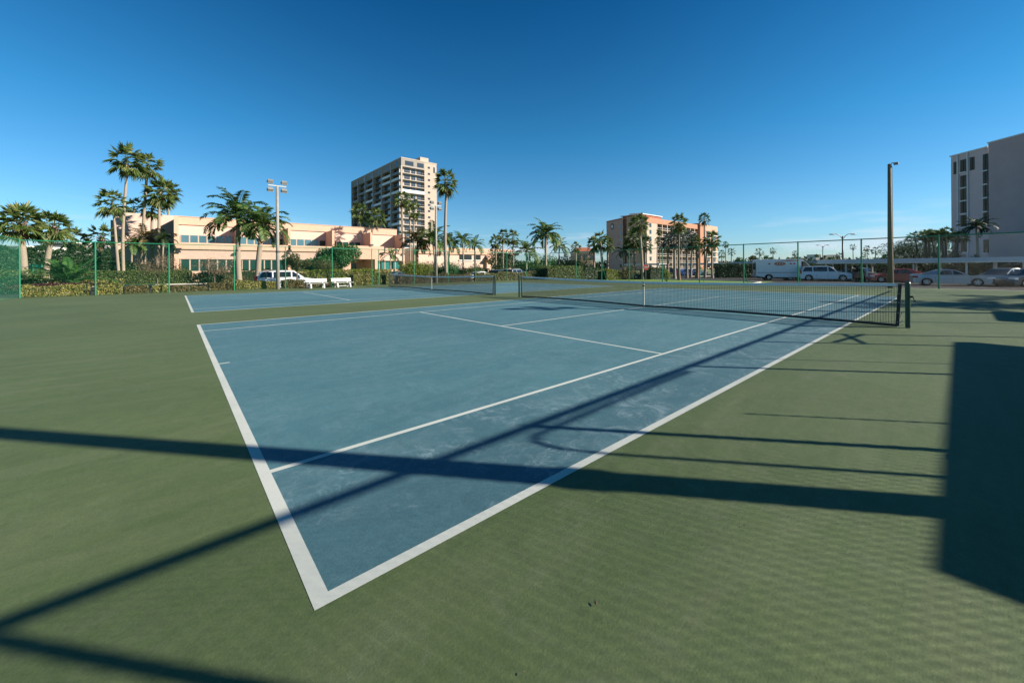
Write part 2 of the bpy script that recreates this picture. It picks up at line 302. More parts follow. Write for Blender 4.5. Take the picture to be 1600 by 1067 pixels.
# ================================================================== GROUND
CX0, CX1, CY0, CY1 = -6.75, 33.35, -4.45, 30.35       # court slab
def gh(x, y):
    d = max(CX0-x, x-CX1, CY0-y, y-CY1, 0)
    return LOW*min(max((d-.9)/2.6, 0), 1)
def ground_sheet(name, xs, ys, dz, m_):
    vs = [(x, y, gh(x, y)+dz) for y in ys for x in xs]; n = len(xs)
    fs = [(j*n+i, j*n+i+1, (j+1)*n+i+1, (j+1)*n+i) for j in range(len(ys)-1) for i in range(n-1)]
    b = MB(); b.mesh(vs, fs); o = b.build(name, m_); o['kind'] = 'structure'; return o
def lines(lo, hi, extra, step=None):
    e = sorted(set([lo, hi]+[v for v in extra if lo < v < hi])); return e
KX = [CX0-3.5, CX0-.9, CX0, CX1, CX1+.9, CX1+3.5]; KY = [CY0-3.5, CY0-.9, CY0, CY1, CY1+.9, CY1+3.5]
ground_sheet('ground', [-5000, -300, -60]+KX+[80, 400, 5000], [-3000, -300, -60]+KY+[80, 400, 6000], 0, 'earth')
court = sheet('court_surface', rect(CX0, CX1, CY0, CY1), .006, 'green')
# parking lot to the right, back road, lawns
ground_sheet('parking_lot', [CX1+.02]+KX[4:]+[60, 118], [-70, -20]+KY[:3]+[5, 12.2], .006, 'asphalt')
ground_sheet('road', [52, 80, 118], [12.24, 36], .006, 'asphalt')
ground_sheet('lawn', [CX1+.02]+KX[4:]+[51.6], [12.24, 20, 27]+KY[3:]+[36, 40.5], .008, 'grass')
ground_sheet('road', [-60, 20, 51.6], [34.6, 61.8], .006, 'asphalt')
ground_sheet('lawn', [-60, 20, 51.6], [62.2, 71], .008, 'grass')
ground_sheet('pavement', [-60, 20, 90], [71.05, 72.6], .02, 'concrete')
ground_sheet('lawn', [-60, 20, 90], [72.65, 100], .010, 'grass')
ground_sheet('planting_bed', [-60]+KX[:4]+[27.6], [CY1+.02]+KY[4:]+[34.2], .012, 'soil')
def kerb(pts, wdt=.18, h=.13):
    b = MB()
    for (xa, ya), (xb, yb) in zip(pts, pts[1:]):
        d = Vector((xb-xa, yb-ya)); l = d.length; n = Vector((-d.y, d.x))/l*wdt/2
        q = [(xa+n.x, ya+n.y), (xa-n.x, ya-n.y), (xb-n.x, yb-n.y), (xb+n.x, yb+n.y)]
        b.prism(q, LOW-.05, LOW+h)
    o = b.build('kerb', 'concrete', bevel=.02); o['kind'] = 'structure'
kerb([(-60, 62), (51.5, 62)], .30)
kerb([(51.8, 40.5), (51.8, 20), (51.0, 15), (48.5, 12.8), (44, 12.24), (37.0, 12.24)], .22)
kerb([(68, 60), (68, 36), (70, 30), (76, 27), (118, 25)], .24)
# pale court-edge apron seen beside the parked cars
sheet('court_edge', [(CX1-.32, -4.3), (CX1-.02, -4.3), (CX1-.02, .3), (CX1-.16, .3)], .012, 'concrete')
# ------------------------------------------------------------------ courts and painted lines
def court_paint(y0, nm):
    sheet('court_play_area', rect(0.02, 23.75, y0+.02, y0+10.95), .0069, 'blue')
    b = MB(); z = .0078; W_ = .052
    def q(x0, x1, y0_, y1_): b.face([(x0, y0_, z), (x1, y0_, z), (x1, y1_, z), (x0, y1_, z)])
    Y1 = y0+10.97
    q(0, .070, y0, Y1); q(23.685, 23.77, y0, Y1)
    q(.070, 23.685, y0, y0+.065); q(.070, 23.685, Y1-.065, Y1)
    for yy in (y0+1.372, Y1-1.372-W_): q(.070, 23.685, yy, yy+W_)
    ya, yb = y0+1.372+W_, Y1-1.372-W_; ym = y0+5.485
    for xx in (5.485-W_/2, 18.285-W_/2): q(xx, xx+W_, ya, yb)
    q(5.485+W_/2, 18.285-W_/2, ym-W_/2, ym+W_/2)
    q(.070, .20, ym-W_/2, ym+W_/2); q(23.57, 23.685, ym-W_/2, ym+W_/2)
    o = b.build(nm, 'line'); o['kind'] = 'structure'
court_paint(0, 'court_line'); court_paint(14.72, 'court_line')
# ------------------------------------------------------------------ nets
def net(y0, label, side):
    X = 11.885; ya, yb = y0-.96, y0+11.93; ym = y0+5.485
    t = thing('tennis_net', (X, ym, 0), label, 'net', 'tennis nets on the two courts')
    def top(y):
        u = abs(y-ym)/(yb-ym); return .885+.115*u**1.6 if u < 1 else 1.0
    def bot(y):
        u = abs(y-ym)/(yb-ym); return .045+.05*math.sin(math.pi*min(u*1.02, 1))*.6
    loc = lambda p: (p[0]-X, p[1]-ym, p[2])
    n0, n1 = ya+.17, yb-.17; N = 26
    # strands
    b = MB(); r = .0026
    k = int((n1-n0)/.046)
    for i in range(k+1):
        y = n0+(n1-n0)*i/k
        b.box(-r, r, y-ym-r, y-ym+r, bot(y), top(y)-.03)
    for j in range(1, 19):
        f = j/19
        for i in range(N):
            a0 = n0+(n1-n0)*i/N; a1 = n0+(n1-n0)*(i+1)/N
            z0 = bot(a0)*(1-f)+(top(a0)-.03)*f; z1 = bot(a1)*(1-f)+(top(a1)-.03)*f
            b.mesh([(-r, a0-ym, z0-r), (r, a0-ym, z0-r), (r, a0-ym, z0+r), (-r, a0-ym, z0+r), (-r, a1-ym, z1-r), (r, a1-ym, z1-r), (r, a1-ym, z1+r), (-r, a1-ym, z1+r)], [(0, 1, 5, 4), (1, 2, 6, 5), (2, 3, 7, 6), (3, 0, 4, 7)])
    b.build('netting', 'netcord', t)
    def strip(name, m_, zf0, zf1, th, a, c):
        b = MB()
        for i in range(N):
            y0_ = a+(c-a)*i/N; y1_ = a+(c-a)*(i+1)/N
            vs = []
            for y in (y0_, y1_): vs += [(-th, y-ym, zf0(y)), (th, y-ym, zf0(y)), (th, y-ym, zf1(y)), (-th, y-ym, zf1(y))]
            b.mesh(vs, [(0, 1, 5, 4), (1, 2, 6, 5), (2, 3, 7, 6), (3, 0, 4, 7)]+([(3, 2, 1, 0)] if i == 0 else [])+([(4, 5, 6, 7)] if i == N-1 else []))
        return b.build(name, m_, t)
    strip('top_band', 'band', lambda y: top(y)-.065, lambda y: top(y), .011, n0, n1)
    strip('bottom_tape', 'black', lambda y: bot(y)-.03, lambda y: bot(y)+.03, .009, n0, n1)
    for s, yy in ((-1, n0), (1, n1)):
        b = MB(); dy = .05 if s < 0 else -.02
        b.mesh([(-.012, yy-ym-.03-(-dy if s < 0 else dy)*0, .03), (.012, yy-ym-.03, .03), (.012, yy-ym+.03, .03), (-.012, yy-ym+.03, .03),
                (-.012, yy-ym-.03-dy, .985), (.012, yy-ym-.03-dy, .985), (.012, yy-ym+.03-dy, .985), (-.012, yy-ym+.03-dy, .985)],
               [(0, 3, 2, 1), (4, 5, 6, 7), (0, 1, 5, 4), (1, 2, 6, 5), (2, 3, 7, 6), (3, 0, 4, 7)])
        e = b.build('side_tape', 'black', t)
        for z in (.12, .33, .56, .76):
            g = MB(); g.box(-.016, .016, yy-ym-.008-dy*z, yy-ym+.008-dy*z, z-.008, z+.008); g.build('grommet', 'strap', e)
    b = MB(); b.box(-.014, .014, -.022, .022, .0, .89)
    b.build('centre_strap', 'strap', t)
    b = MB(); b.box(-.028, .028, -.034, .034, .72, .76); b.build('strap_buckle', 'black', t)
    for s, yy in ((-1, ya), (1, yb)):
        b = MB(); b.tube([(0, yy-ym, -.02), (0, yy-ym, 1.0)], .045, 14)
        b.tube([(0, yy-ym, 1.0), (0, yy-ym, 1.018)], [.049, .040], 14)
        p = b.build('post', 'dkgreen', t, smooth=False)
        if s < 0:
            c = MB(); c.tube([(-.02, yy-ym-.045, .70), (-.02, yy-ym-.085, .70)], .022, 8); c.tube([(-.02, yy-ym-.085, .70), (-.02, yy-ym-.10, .63)], .008, 6); c.box(-.035, -.005, yy-ym-.13, yy-ym-.09, .60, .625)
            c.build('winch', 'black', p)
            c = MB(); L_ = Vector((0, yy-ym+.05, .36)); c.tube([L_, L_+Vector((0, .05, -.03)), L_+Vector((-.01, .07, -.12)), L_+Vector((0, .03, -.2)), L_+Vector((0, .09, -.26)), L_+Vector((0, .02, -.3)), L_+Vector((0, .12, -.33))], .005, 5)
            c.build('loose_cord', 'black', t)
            c = MB(); c.tube([(-.012, yy-ym+.04, .975), (-.012, yy-ym+.19, .965)], .006, 6); c.build('net_cable', 'galv', t)
    return t
net(0, 'tennis net across the near court, its dark green crank post by the right sideline', -1)
net(14.72, 'tennis net across the far court next to the yellowish hedge', 1)
# ------------------------------------------------------------------ chain link fences
def fence(a, c, posts, h, label, inward, brace=None, rad=.032, pitch=.062, mid=False, h0=0, wr=.0013, tr_=.022):
    """posts: distances along a->c. mesh = two families of straight diagonal wires"""
    A = Vector((*a, 0)); D = Vector((*c, 0))-A; Ln = D.length; D.normalize(); N_ = Vector((*inward, 0))
    t = thing('chain_link_fence', A, label, 'fence', 'chain link fences round the courts')
    W = lambda s_, z: D*s_+Vector((0, 0, z))
    b = MB(); off = N_*-.035
    s_ = -h*.75
    rat = .75
    def wire(p, q):
        d = (q-p); a_ = N_*wr; e_ = d.cross(N_).normalized()*wr
        vs = [p+a_, p-a_*.5+e_*.87, p-a_*.5-e_*.87, q+a_, q-a_*.5+e_*.87, q-a_*.5-e_*.87]
        b.mesh(vs, [(0, 1, 4, 3), (1, 2, 5, 4), (2, 0, 3, 5)])
    while s_ < Ln:
        for sg in (1, -1):
            x0, x1 = (s_, s_+h*rat) if sg > 0 else (s_+h*rat, s_)
            # clip to the panel ends
            lo, hi = 0.0, 1.0
            d = x1-x0
            for lim, isup in ((0, False), (Ln, True)):
                tt = (lim-x0)/d
                if (not isup and d > 0) or (isup and d < 0): lo = max(lo, tt)
                else: hi = min(hi, tt)
            if hi-lo > .01: wire(W(x0+d*lo, .03+(h-.03)*lo)+off, W(x0+d*hi, .03+(h-.03)*hi)+off)
        s_ += pitch
    b.build('chain_link_mesh', 'wire', t)
    b = MB(); b.tube([W(0, h), W(Ln, h)], tr_, 8); b.build('top_rail', 'fence', t)
    b = MB(); b.tube([W(0, .06)+off, W(Ln, .06)+off], .004, 5); b.build('tension_wire', 'wire', t)
    for p_ in posts:
        b = MB(); b.tube([W(p_, -.1), W(p_, h+.01)], rad, 10); b.tube([W(p_, h+.01), W(p_, h+.05)], [rad*1.15, rad*.4], 10)
        b.build('post', 'fence', t)
        if brace:
            b = MB(); b.tube([W(p_, h*.55)-N_*.03, W(p_, -.25)-N_*brace+D*.0], .02, 6); b.build('back_stay', 'fence', t)
    return t
def xs_on(Y, pxs): return [onY(p, SYP, Y).x for p in pxs]
FX0, FX1, FY0, FY1, FH = -6.42, 33.0, -4.1, 30.0, 2.98
px_back = [33, 149, 264, 366, 446, 519, 581, 592, 647, 700, 743, 792, 822, 853]
pb = [x-FX0 for x in xs_on(FY1, px_back)]; pb[0] = 0; pb = [p for p in pb if p < FX1-FX0]
fence((FX0, FY1), (FX1, FY1), pb+[FX1-FX0], FH, 'green chain link fence running along the yellowish hedge behind the benches', (0, -1))
ends = [onX(p, SYP, FX1).y for p in (1467, 1346, 1247, 1162, 1093, 1035, 983, 940, 900)]
fence((FX1, FY0), (FX1, FY1-.06), [e-FY0 for e in ends]+[0], 3.07, 'green chain link fence with back stays between the courts and the parked cars', (-1, 0), brace=.95, wr=.0009, pitch=.09, rad=.042, tr_=.032)
fence((FX0, FY0), (FX0, FY1-.06), [0]+[2.9+3.3*i for i in range(1, 9)]+[FY1-FY0-3.3], 3.0, 'green chain link fence at the left edge seen almost edge on', (1, 0))
near_posts = [0, 3.1, 6.3, 9.46, 12.42, 15.52, 18.18, 19.55, 22.28, 25.1, 28.2, 31.2, 34.3, 37.3]
nf = fence((FX0, FY0), (FX1-.06, FY0), near_posts, 3.05, 'green chain link fence on the sunny right side, casting the long diagonal shadow', (0, 1), pitch=.070, rad=.034, wr=.0027, tr_=.034)
b = MB(); b.tube([(FX0*-1+13.17, .03, 2.46), (-FX0+11.74, .03, 2.17)], .028, 8); b.tube([(-FX0+13.2, .03, 2.28), (-FX0+11.85, .03, 2.42)], .028, 8)
b.build('cross_brace', 'fence', nf)
b = MB(); gx = -FX0+5.53; y_ = -.12
path = [(gx, y_, .05), (gx+.02, y_, 2.66), (gx+.06, y_, 2.84), (gx+.16, y_, 2.96), (gx+.34, y_, 3.02), (gx+2.2, y_, 3.05), (gx+3.3, y_, 3.05)]
b.tube(path, .022, 8); g_ = b.build('gate_frame', 'fence', nf)
b = MB(); b.tube([(-FX0+6.8, -.05, 0), (-FX0+6.8, -.05, 2.36)], .014, 6); b.build('gate_stay', 'fence', nf)
b = MB(); b.tube([(-FX0+9.9, -.02, 0), (-FX0+9.9, -.02, 3.0)], .012, 6); b.build('thin_post', 'fence', nf)
b = MB(); b.box(-FX0+5.84, -FX0+5.96, -.08, -.04, 1.50, 1.57); b.build('gate_latch', 'fence', nf)
# ------------------------------------------------------------------ floodlight poles
def lamp_pole(x, y, h, label, arm_ax=(1, 0), r=.115):
    t = thing('floodlight_pole', (x, y, 0), label, 'light pole', 'concrete floodlight poles along the court fences', math.atan2(arm_ax[1], arm_ax[0]))
    b = MB(); b.tube([(0, 0, -.4), (0, 0, h)], [r*1.1, r*.72], 12); b.build('pole', 'galv', t, smooth=True)
    b = MB(); b.box(-.55, .55, -.04, .04, h-.02, h+.05); b.build('crossarm', 'strap', t)
    for sx_ in (-1, 1):
        for k, dz in enumerate((.30, -.26)):
            b = MB(); mt = Matrix.Translation((sx_*.42, -.02+.0*k, h+dz)) @ Matrix.Rotation(R(32 if k == 0 else 42), 4, 'X')
            b.box(-.17, .17, -.13, .13, -.09, .09, mt); b.box(-.2, .2, -.16, .16, -.12, -.09, mt)
            f = b.build('floodlight', 'floodgrey', t, bevel=.015)
            c = MB(); c.box(-.15, .15, -.12, .12, -.127, -.1215, mt); c.build('lamp_glass', 'floodglass', f)
            c = MB(); c.tube([(sx_*.42, 0, h+.03), (sx_*.42, 0, h+dz*.6)], .015, 6); c.build('bracket', 'floodgrey', f)
    b = MB(); b.tube([(0, 0, 2.55), (0, 0, 2.68)], [r*1.12, r*1.12], 12); b.build('pole_band', 'lampmetal', t)
    return t
xa = onY(434, SYP, 29.6).x; xb_ = onY(682, SYP, 30.3).x
lamp_pole(xa, 29.6, 7.2, 'tall concrete pole with four floodlights beside the white benches')
lamp_pole(xb_, 30.35, 7.2, 'slim concrete floodlight pole in front of the beige tower, behind the far net')
lamp_pole(5.09, FY0-.16, 7.6, 'concrete floodlight pole by the near fence casting the wide shadow bar', r=.125)
lamp_pole(19.0, FY0-.16, 7.5, 'concrete floodlight pole whose lamp shadows fall in the far service box', r=.10)
ux, uy = onX(1391, SYP, 32.55).x, onX(1391, SYP, 32.55).y
t = thing('utility_pole', (ux, uy, 0), 'weathered wooden pole with one small lamp beside the right end of the net', 'utility pole')
b = MB(); b.tube([(0, 0, -.3), (0, 0, 7.55)], [.135, .09], 12); b.build('pole', 'wood', t, smooth=True)
b = MB(); b.tube([(0, 0, 7.5), (.10, -.12, 7.62), (.16, -.22, 7.60)], .025, 6); b.build('lamp_arm', 'floodgrey', t)
b = MB(); b.box(.06, .26, -.38, -.16, 7.48, 7.62); b.build('lamp_head', 'floodgrey', t, bevel=.03)
b = MB(); b.tube([(.10, -.13, -.2), (.085, -.10, 7.4)], .018, 6); b.build('conduit', 'strap', t)
# ------------------------------------------------------------------ benches
def bench(px0, px1, y, label, rz, low=0):
    x0 = onY(px0, SYP, y).x; x1 = onY(px1, SYP, y).x; L_ = x1-x0
    t = thing('park_bench', ((x0+x1)/2, y, .006), label, 'bench', 'white benches at the fence', rz); t.scale = (1, 1, .80)
    h = L_/2; b = MB()
    for k in range(3): b.box(-h, h, -.38+.155*k, -.26+.155*k, .415, .445)
    b.build('seat', 'bench', t, bevel=.006)
    b = MB(); rot = Matrix.Translation((0, .10, .47)) @ Matrix.Rotation(R(-14), 4, 'X')
    b.box(-h, h, -.012, .018, .06, .20, rot); b.box(-h, h, -.012, .018, .235, .385, rot)
    b.build('backrest', 'bench', t, bevel=.006)
    for sx_ in (-1, 1):
        for k, (ya_, yb_) in enumerate(((-.30, -.42), (.02, .16))):
            b = MB(); X = sx_*(h-.28); b.mesh([(X-.045, ya_-.045, .41), (X+.045, ya_-.045, .41), (X+.045, ya_+.045, .41), (X-.045, ya_+.045, .41), (X-.045, yb_-.045, 0), (X+.045, yb_-.045, 0), (X+.045, yb_+.045, 0), (X-.045, yb_+.045, 0)],
                   [(0, 1, 2, 3), (7, 6, 5, 4), (0, 4, 5, 1), (1, 5, 6, 2), (2, 6, 7, 3), (3, 7, 4, 0)])
            b.build('leg', 'bench', t)
        b = MB(); X = sx_*(h-.28); b.box(X-.03, X+.03, -.32, .10, .35, .41); b.box(X-.03, X+.03, -.02, .03, 0, .62, Matrix.Translation((0, .09, .26)) @ Matrix.Rotation(R(-14), 4, 'X'))
        b.build('support', 'bench', t)
    if low:
        b = MB(); b.box(-h+.3, h-.3, -.16, -.10, .10, .15); b.build('stretcher', 'bench', t)
    return t
bench(478, 511, 29.15, 'white slatted bench nearest the tall floodlight pole, left of the pair', R(-4))
bench(518, 550, 29.3, 'white slatted bench against the hedge, right of the pair, with a low stretcher', R(6), 1)
# ------------------------------------------------------------------ out-of-frame shelters whose shadows reach the court
def shelter(x0, x1, y0, y1, h, label):
    t = thing('shade_shelter', (x0, y0, LOW), label, 'shelter', 'shade shelters outside the right fence')
    b = MB(); b.box(0, x1-x0, 0, y1-y0, h-LOW-.16, h-LOW); b.build('roof', 'canvas', t)
    for u in (.3, x1-x0-.3):
        for v in (.4, y1-y0-.4):
            b = MB(); b.tube([(u, v, 0), (u, v, h-LOW-.16)], .05, 8); b.build('post', 'white', t)
shelter(5.65, 13.7, -10.2, -5.78, 2.6, 'dark flat roofed shade shelter outside the fence nearest the camera side')
shelter(18.4, 21.4, -9.9, -6.45, 2.6, 'small dark flat roofed shade shelter farther along outside the fence')
b = MB()
for px, py, s_ in ((931, 943, .013), (818, 1052, .007), (1163, 822, .007), (740, 655, .008)):
    d = ray(px, py); p = CAMP+d*((.012-CAMP.z)/d.z); a = RND.random()*3
    bb = MB(); c_, n_ = math.cos(a), math.sin(a)
    bb.mesh([(-s_, 0, .001), (0, -s_*.5, .002), (s_, 0, .003), (0, s_*.5, .001), (0, 0, .005)], [(0, 1, 4), (1, 2, 4), (2, 3, 4), (3, 0, 4)])
    o = bb.build('dry_leaf', 'bark'); o.location = p+Vector((0, 0, .004)); o.rotation_euler[2] = a
    tag(o, {931: 'dark curled leaf lying alone on the green surface below the near sideline', 818: 'tiny leaf scrap near the bottom edge of the green surface', 1163: 'tiny pale scrap on the green surface below the wide shadow bar', 740: 'small pale scrap on the blue court beside the inner sideline'}[px], 'leaf', 'scraps lying on the court')
# ================================================================== PLANTS
def blade(b, p, d, side, l, w_, tipdrop=0, fold=0):
    """a leaf blade as a 4-point lozenge"""
    q = p+d*(l*.45)+Vector((0, 0, -tipdrop*.2)); t_ = p+d*l+Vector((0, 0, -tipdrop))
    b.mesh([p, q+side*w_, t_, q-side*w_], [(0, 1, 2, 3)])
def fan_leaf(b, org, dirv, R_, rnd, seg=14, pet=.5, spread=1.25):
    up = Vector((0, 0, 1)); s_ = dirv.cross(up)
    if s_.length < .05: s_ = Vector((1, 0, 0))
    s_.normalize(); n_ = s_.cross(dirv).normalized()
    tip = org+dirv*R_*pet; tip.z -= R_*.06
    b.k = 0
    b.mesh([org+s_*.02*R_, org-s_*.02*R_, tip-s_*.012*R_, tip+s_*.012*R_], [(0, 1, 2, 3)])
    tw = rnd.uniform(-.5, .5); s2 = (s_*math.cos(tw)+n_*math.sin(tw)); n2 = s2.cross(dirv)
    for i in range(seg):
        a = (i/(seg-1)-.5)*2*spread
        d = (dirv*math.cos(a)+s2*math.sin(a)).normalized()
        l = R_*(1-pet)*(1.02-.28*abs(a)/spread)*rnd.uniform(.88, 1.1)
        sd_ = d.cross(n2).normalized()
        blade(b, tip, d, (sd_*.85+n2*.5*(1 if i % 2 else -1)).normalized(), l, R_*.040, l*rnd.uniform(.10, .42))
def fan_crown(name, R_, n, seed, mt='fan', lo=-38, hi=82, parent=None, c=(0, 0, 0), seg=13):
    rnd = random.Random(seed); b = MB()
    for i in range(n):
        f = (i+.5)/n; el = math.asin(max(-1, min(1, math.sin(R(lo))+(math.sin(R(hi))-math.sin(R(lo)))*f)))+R(rnd.uniform(-9, 9)); az = i*2.39996+rnd.uniform(-.3, .3)
        d = Vector((math.cos(az)*math.cos(el), math.sin(az)*math.cos(el), math.sin(el)))
        fan_leaf(b, Vector(c), d, R_*rnd.uniform(.82, 1.08), rnd, seg)
    b.v = [(x_, y_, c[2]+(z_-c[2])*1.28) for x_, y_, z_ in b.v]
    return b.build(name, mt, parent)
def frond(b, org, az, el0, L_, rnd, droop=1.5, nl=20, lw=.028, ll=.26, hang=.5):
    dt = L_/12; p = Vector(org); el = el0; pts = []; dirs = []
    for i in range(13):
        d = Vector((math.cos(az)*math.cos(el), math.sin(az)*math.cos(el), math.sin(el))); pts.append(p.copy()); dirs.append(d)
        p = p+d*dt; el -= droop/12*(.5+i/9)
    rad = [L_*.012*(1-i/14) for i in range(13)]
    b.tube(pts, rad, 4, cap=False)
    for k in range(nl):
        t = .14+.86*(k+.5)/nl; i = min(int(t*12), 11); f = t*12-i; q = pts[i].lerp(pts[i+1], f); d = dirs[i]
        s_ = d.cross(Vector((0, 0, 1))); s_ = s_.normalized() if s_.length > .05 else Vector((1, 0, 0)); n_ = s_.cross(d)
        l = L_*ll*(math.sin(math.pi*min(t*.86+.12, 1))**.6+.12)*rnd.uniform(.85, 1.1)
        for sg in (-1, 1):
            dd = (s_*sg*.80+d*.52+n_*rnd.uniform(.0, .35)).normalized()
            blade(b, q, dd, d.cross(dd).cross(dd).normalized(), l, L_*lw, l*hang*rnd.uniform(.7, 1.3))
def feather_crown(name, L_, n, seed, mt='feather', parent=None, c=(0, 0, 0), lo=-25, hi=75, droop=1.7, nl=20, ll=.24, hang=.55):
    rnd = random.Random(seed); b = MB()
    for i in range(n):
        f = (i+.5)/n
        frond(b, c, i*2.39996+rnd.uniform(-.25, .25), R(lo+(hi-lo)*f+rnd.uniform(-7, 7)), L_*rnd.uniform(.85, 1.08), rnd, droop*rnd.uniform(.8, 1.15), nl, ll=ll, hang=hang)
    return b.build(name, mt, parent)
def palm(px, z, base, top, cr, kind, label, lean=0, tr=.16, seed=None, n=None, group=None, nm=None, mt=None, skirt=True, tmat='trunk', gz=LOW, x=None, y=None, boots=False):
    """px: image column of the crown at depth z; lean: metres the foot stands to the right of the crown"""
    if x is None: x, y = at(px, z)
    h = top-gz; seed = seed or int(px*7+z); rnd = random.Random(seed)
    kindn = {'fan': 'fan_palm', 'feather': 'feather_palm', 'tall': 'tall_fan_palm', 'silver': 'silver_palm'}[kind]
    o = thing(nm or kindn, (x+RV.x*lean, y+RV.y*lean, gz), label, 'palm tree', group or 'palm trees round the courts and buildings')
    off = Vector((-RV.x*lean, -RV.y*lean, 0)); top_ = Vector((off.x, off.y, h))
    b = MB(); P = []; Rr = []; K = 9
    wob = Vector((rnd.uniform(-1, 1), rnd.uniform(-1, 1), 0))*.012*h
    for i in range(K+1):
        f = i/K; P.append(off*(f**1.5)+Vector((0, 0, h*f))+wob*math.sin(f*math.pi*1.3)); Rr.append(tr*(1.25-.45*f) if i else tr*1.6)
    P[-1] = top_+wob*math.sin(math.pi*1.3)*0; b.tube([P[0]+Vector((0, 0, -.3))]+P, [Rr[0]]+Rr, 9)
    b.build('trunk', tmat, o, smooth=True)
    if boots:
        b = MB()
        for i in range(26):
            a = i*2.4; zz = h*.98-.055*i*cr*.5; q = top_+Vector((math.cos(a)*tr*.7, math.sin(a)*tr*.7, zz-h)); d = Vector((math.cos(a)*.7, math.sin(a)*.7, .75)).normalized()
            b.tube([q, q+d*cr*.22], [tr*.42, tr*.2], 4)
        b.build('leaf_boots', 'trunk2', o)
    if kind in ('fan', 'tall'):
        fan_crown('crown', cr*(.98 if cr < 2.2 else .92), int((n or 34)*.80), seed, mt or 'fan', -52 if kind == 'fan' else -58, 80, o, top_)
    elif kind == 'silver': fan_crown('crown', cr*1.1, n or 26, seed, 'silver', -35, 80, o, top_)
    else: feather_crown('crown', cr*1.25, n or 16, seed, mt or 'feather', o, top_, lo=-18, hi=80, nl=20, droop=1.45, hang=.34, ll=.22)
    if skirt and kind != 'feather':
        b = MB()
        for i in range(9):
            a = i*2.39996; el = R(rnd.uniform(-84, -62)); d = Vector((math.cos(a)*math.cos(el), math.sin(a)*math.cos(el), math.sin(el)))
            fan_leaf(b, top_+Vector((0, 0, -.03*cr)), d, cr*rnd.uniform(.5, .85), rnd, 7, .4, .5)
        b.build('dead_fronds', 'dead', o)
    return o
def leaves(b, n, fn, size, rnd, aspect=.5):
    for _ in range(n):
        p, nrm = fn()
        d = Vector((rnd.gauss(0, 1), rnd.gauss(0, 1), rnd.gauss(0, .7))); d.normalize()
        nn = (nrm*1.0+Vector((rnd.gauss(0, .6), rnd.gauss(0, .6), rnd.gauss(0, .6)))).normalized()
        t = d.cross(nn)
        if t.length < .05: continue
        t.normalize(); d2 = nn.cross(t); s_ = size*rnd.uniform(.6, 1.35)
        b.mesh([p-d2*s_, p+t*s_*aspect, p+d2*s_, p-t*s_*aspect], [(0, 1, 2, 3)])
def blob_fn(lobes, rnd):
    wts = [l[3]*l[4]*l[5] for l in lobes]
    def f():
        l = rnd.choices(lobes, wts)[0]
        v = Vector((rnd.gauss(0, 1), rnd.gauss(0, 1), rnd.gauss(0, 1))).normalized(); r = rnd.random()**.28*rnd.uniform(.86, 1.08)
        return Vector((l[0]+v.x*l[3]*r, l[1]+v.y*l[4]*r, l[2]+v.z*l[5]*r)), v
    return f
def shrub(x, y, gz, w_, d, h, mt, n, size, label, name='shrub', seed=1, lobes=5, group=None, top_h=None, cat='shrub', stems=True):
    rnd = random.Random(seed); o = thing(name, (x, y, gz), label, cat, group)
    L_ = []
    for i in range(lobes):
        a = rnd.random()*6.28; q = .42*rnd.random()**.5
        L_.append((math.cos(a)*q*w_, math.sin(a)*q*d, h*rnd.uniform(.42, .64), w_*rnd.uniform(.22, .34), d*rnd.uniform(.22, .34), h*rnd.uniform(.26, .38)))
    L_.append((0, 0, h*.38, w_*.46, d*.46, h*.38))
    b = MB(); leaves(b, n, blob_fn(L_, rnd), size, rnd); b.build('foliage', mt, o)
    if stems:
        b = MB()
        for i in range(6):
            a = i*1.05; b.tube([(0, 0, -.1), (math.cos(a)*w_*.12, math.sin(a)*d*.12, h*.3), (math.cos(a)*w_*.25, math.sin(a)*d*.25, h*.6)], [.04, .03, .012], 5)
        b.build('stems', 'bark', o)
    return o
def tree(x, y, gz, h, cw, ch, mt, n, size, label, tr=.12, seed=1, lobes=9, name='tree', forks=5, base_f=.35, group='trees round the courts and buildings', core=.62):
    """trunk with limbs reaching into a crown of separate leaf clumps"""
    rnd = random.Random(seed); o = thing(name, (x, y, gz), label, 'tree', group)
    b = MB(); fork = Vector((rnd.uniform(-.1, .1), rnd.uniform(-.1, .1), h*base_f)); b.tube([(0, 0, -.2), (0, 0, h*.12), fork], [tr*1.3, tr, tr*.8], 8)
    L_ = []; zc = h-ch*.5
    for i in range(lobes):
        a = i*2.39996+rnd.uniform(-.4, .4); q = (i/(lobes))**.5*.36*cw; zz = zc+rnd.uniform(-.28, .30)*ch*(1-.4*q/cw)
        r = cw*rnd.uniform(.15, .23); L_.append((math.cos(a)*q, math.sin(a)*q, zz, r, r, min(r*.85, ch*.3)))
        if i % 2 == 0: b.tube([fork, fork.lerp(Vector(L_[-1][:3]), .5)+Vector((0, 0, .04*h)), Vector(L_[-1][:3])], [tr*.5, tr*.3, tr*.12], 5)
    b.build('trunk', 'bark', o, smooth=True)
    b = MB(); leaves(b, n, blob_fn(L_, rnd), size, rnd); b.build('crown', mt, o)
    return o
